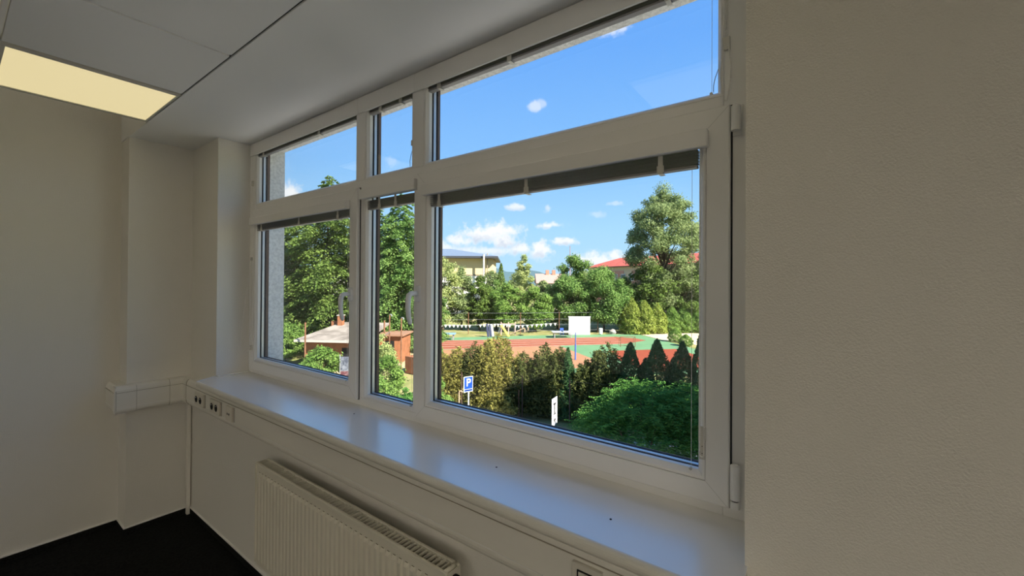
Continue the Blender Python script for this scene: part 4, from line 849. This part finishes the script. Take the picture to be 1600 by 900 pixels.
for dx in (-3.4, -14.5): m = MB(); m.M = FH; m.tube([(dx + 1.5, -2.1, 0), (dx + 1.5, -2.1, 13.3)], .22, 10); m.build('column', mat('column_grey', (.55, .53, .50), .7), ha)
m = MB(); m.M = FH; m.tube([(-1.2, -.5, 6), (-1.2, -.5, 13.6)], .10, 8); m.build('downpipe', TAN, ha)
RR = mat('red_roof', (.50, .12, .09), .7, .1, var=.2, vscale=.8); BEI = mat('beige_render', (.60, .49, .34), .9, .05); PNK = mat('pink_render', (.55, .29, .22), .9, .05)
ap = thing('apartment_block', (-32, 90, G), 'long beige and pink block with red roof at the right', 'building')
FA = frame(-46.2, 94.6, math.atan2(-13.3, 29.0))
def bp_(nm, mm, par, *a): m = MB(); m.M = FA; m.box(*a); return m.build(nm, mm, par)
bp_('wall', BEI, ap, 0, 36, 0, 11, 0, 10.9)
m = MB(); m.M = FA; m.add([(-.8, -.8, 10.9), (36.8, -.8, 10.9), (36.8, 11.8, 10.9), (-.8, 11.8, 10.9), (4.6, 5.5, 13.2), (31.5, 5.5, 13.2)], [(0,1,5,4),(1,2,5),(2,3,4,5),(3,0,4),(3,2,1,0)]); m.build('roof', RR, ap)
bp_('eave', mat('eave_dark', (.10, .06, .05), .7), ap, -.8, 36.8, -.8, 11.8, 10.75, 10.9)
for k in range(6): bp_('pink_panel', PNK, ap, 2.2 + k * 6.0, 5.8 + k * 6.0, -.06, 0, .5, 9.9)
WF = mat('window_white', (.75, .77, .78), .5); WG = mat('window_dark', (.10, .14, .18), .15, .6)
for fl in (7.6, 4.6, 1.6):
    for k in range(14):
        x0 = 1.0 + k * 2.5
        f_ = bp_('window', WF, ap, x0, x0 + 1.35, -.13, -.06, fl, fl + 1.55); bp_('pane', WG, f_, x0 + .10, x0 + .62, -.16, -.12, fl + .1, fl + 1.45); bp_('pane', WG, f_, x0 + .73, x0 + 1.25, -.16, -.12, fl + .1, fl + 1.45)
hs = thing('gabled_house', (-45, 76, G), 'small house with pinkish roof and chimneys between the birch and round tree', 'house')
FG = frame(-46.2, 77.0, AF)
def gp_(nm, mm, *a): m = MB(); m.M = FG; m.box(*a); return m.build(nm, mm, hs)
gp_('wall', mat('house_wall', (.66, .58, .50), .9), -3.2, 2.4, 0, 7, 0, 7.0)
m = MB(); m.M = FG; m.add([(-3.5, -.3, 7.0), (2.7, -.3, 7.0), (2.7, 7.3, 7.0), (-3.5, 7.3, 7.0), (-3.5, 3.5, 9.1), (2.7, 3.5, 9.1)], [(0,1,5,4),(2,3,4,5),(1,2,5),(3,0,4),(3,2,1,0)]); m.build('roof', mat('pink_tiles', (.42, .27, .24), .85, var=.2), hs)
for dx in (-1.2, .2): gp_('chimney', mat('chimney_brick', (.45, .22, .15), .9), dx, dx + .7, 3.0, 3.7, 8.5, 9.9)
mg = tag(MB().tube([(-52.2, 95.6, G), (-52.2, 95.6, 11.0)], [.16, .08], 6).build('antenna_mast', mat('mast_red', (.30, .20, .22), .7)), 'thin antenna mast rising above the round tree', 'mast')
hv = []; hf = []; K = 60
for i in range(K + 1):
    a = -1.15 + 1.2 * i / K; D = 900; h = 16 + 12 * math.sin(i * .35) + 8 * math.sin(i * .9 + 1)
    hv += [(D * math.sin(a), D * math.cos(a), G - 5), (D * math.sin(a), D * math.cos(a), G + 14 + h), ((D + 260) * math.sin(a), (D + 260) * math.cos(a), G - 5)]
for i in range(K): b = i * 3; hf += [(b, b + 3, b + 4, b + 1), (b + 1, b + 4, b + 5, b + 2), (b + 2, b + 5, b + 3, b)]
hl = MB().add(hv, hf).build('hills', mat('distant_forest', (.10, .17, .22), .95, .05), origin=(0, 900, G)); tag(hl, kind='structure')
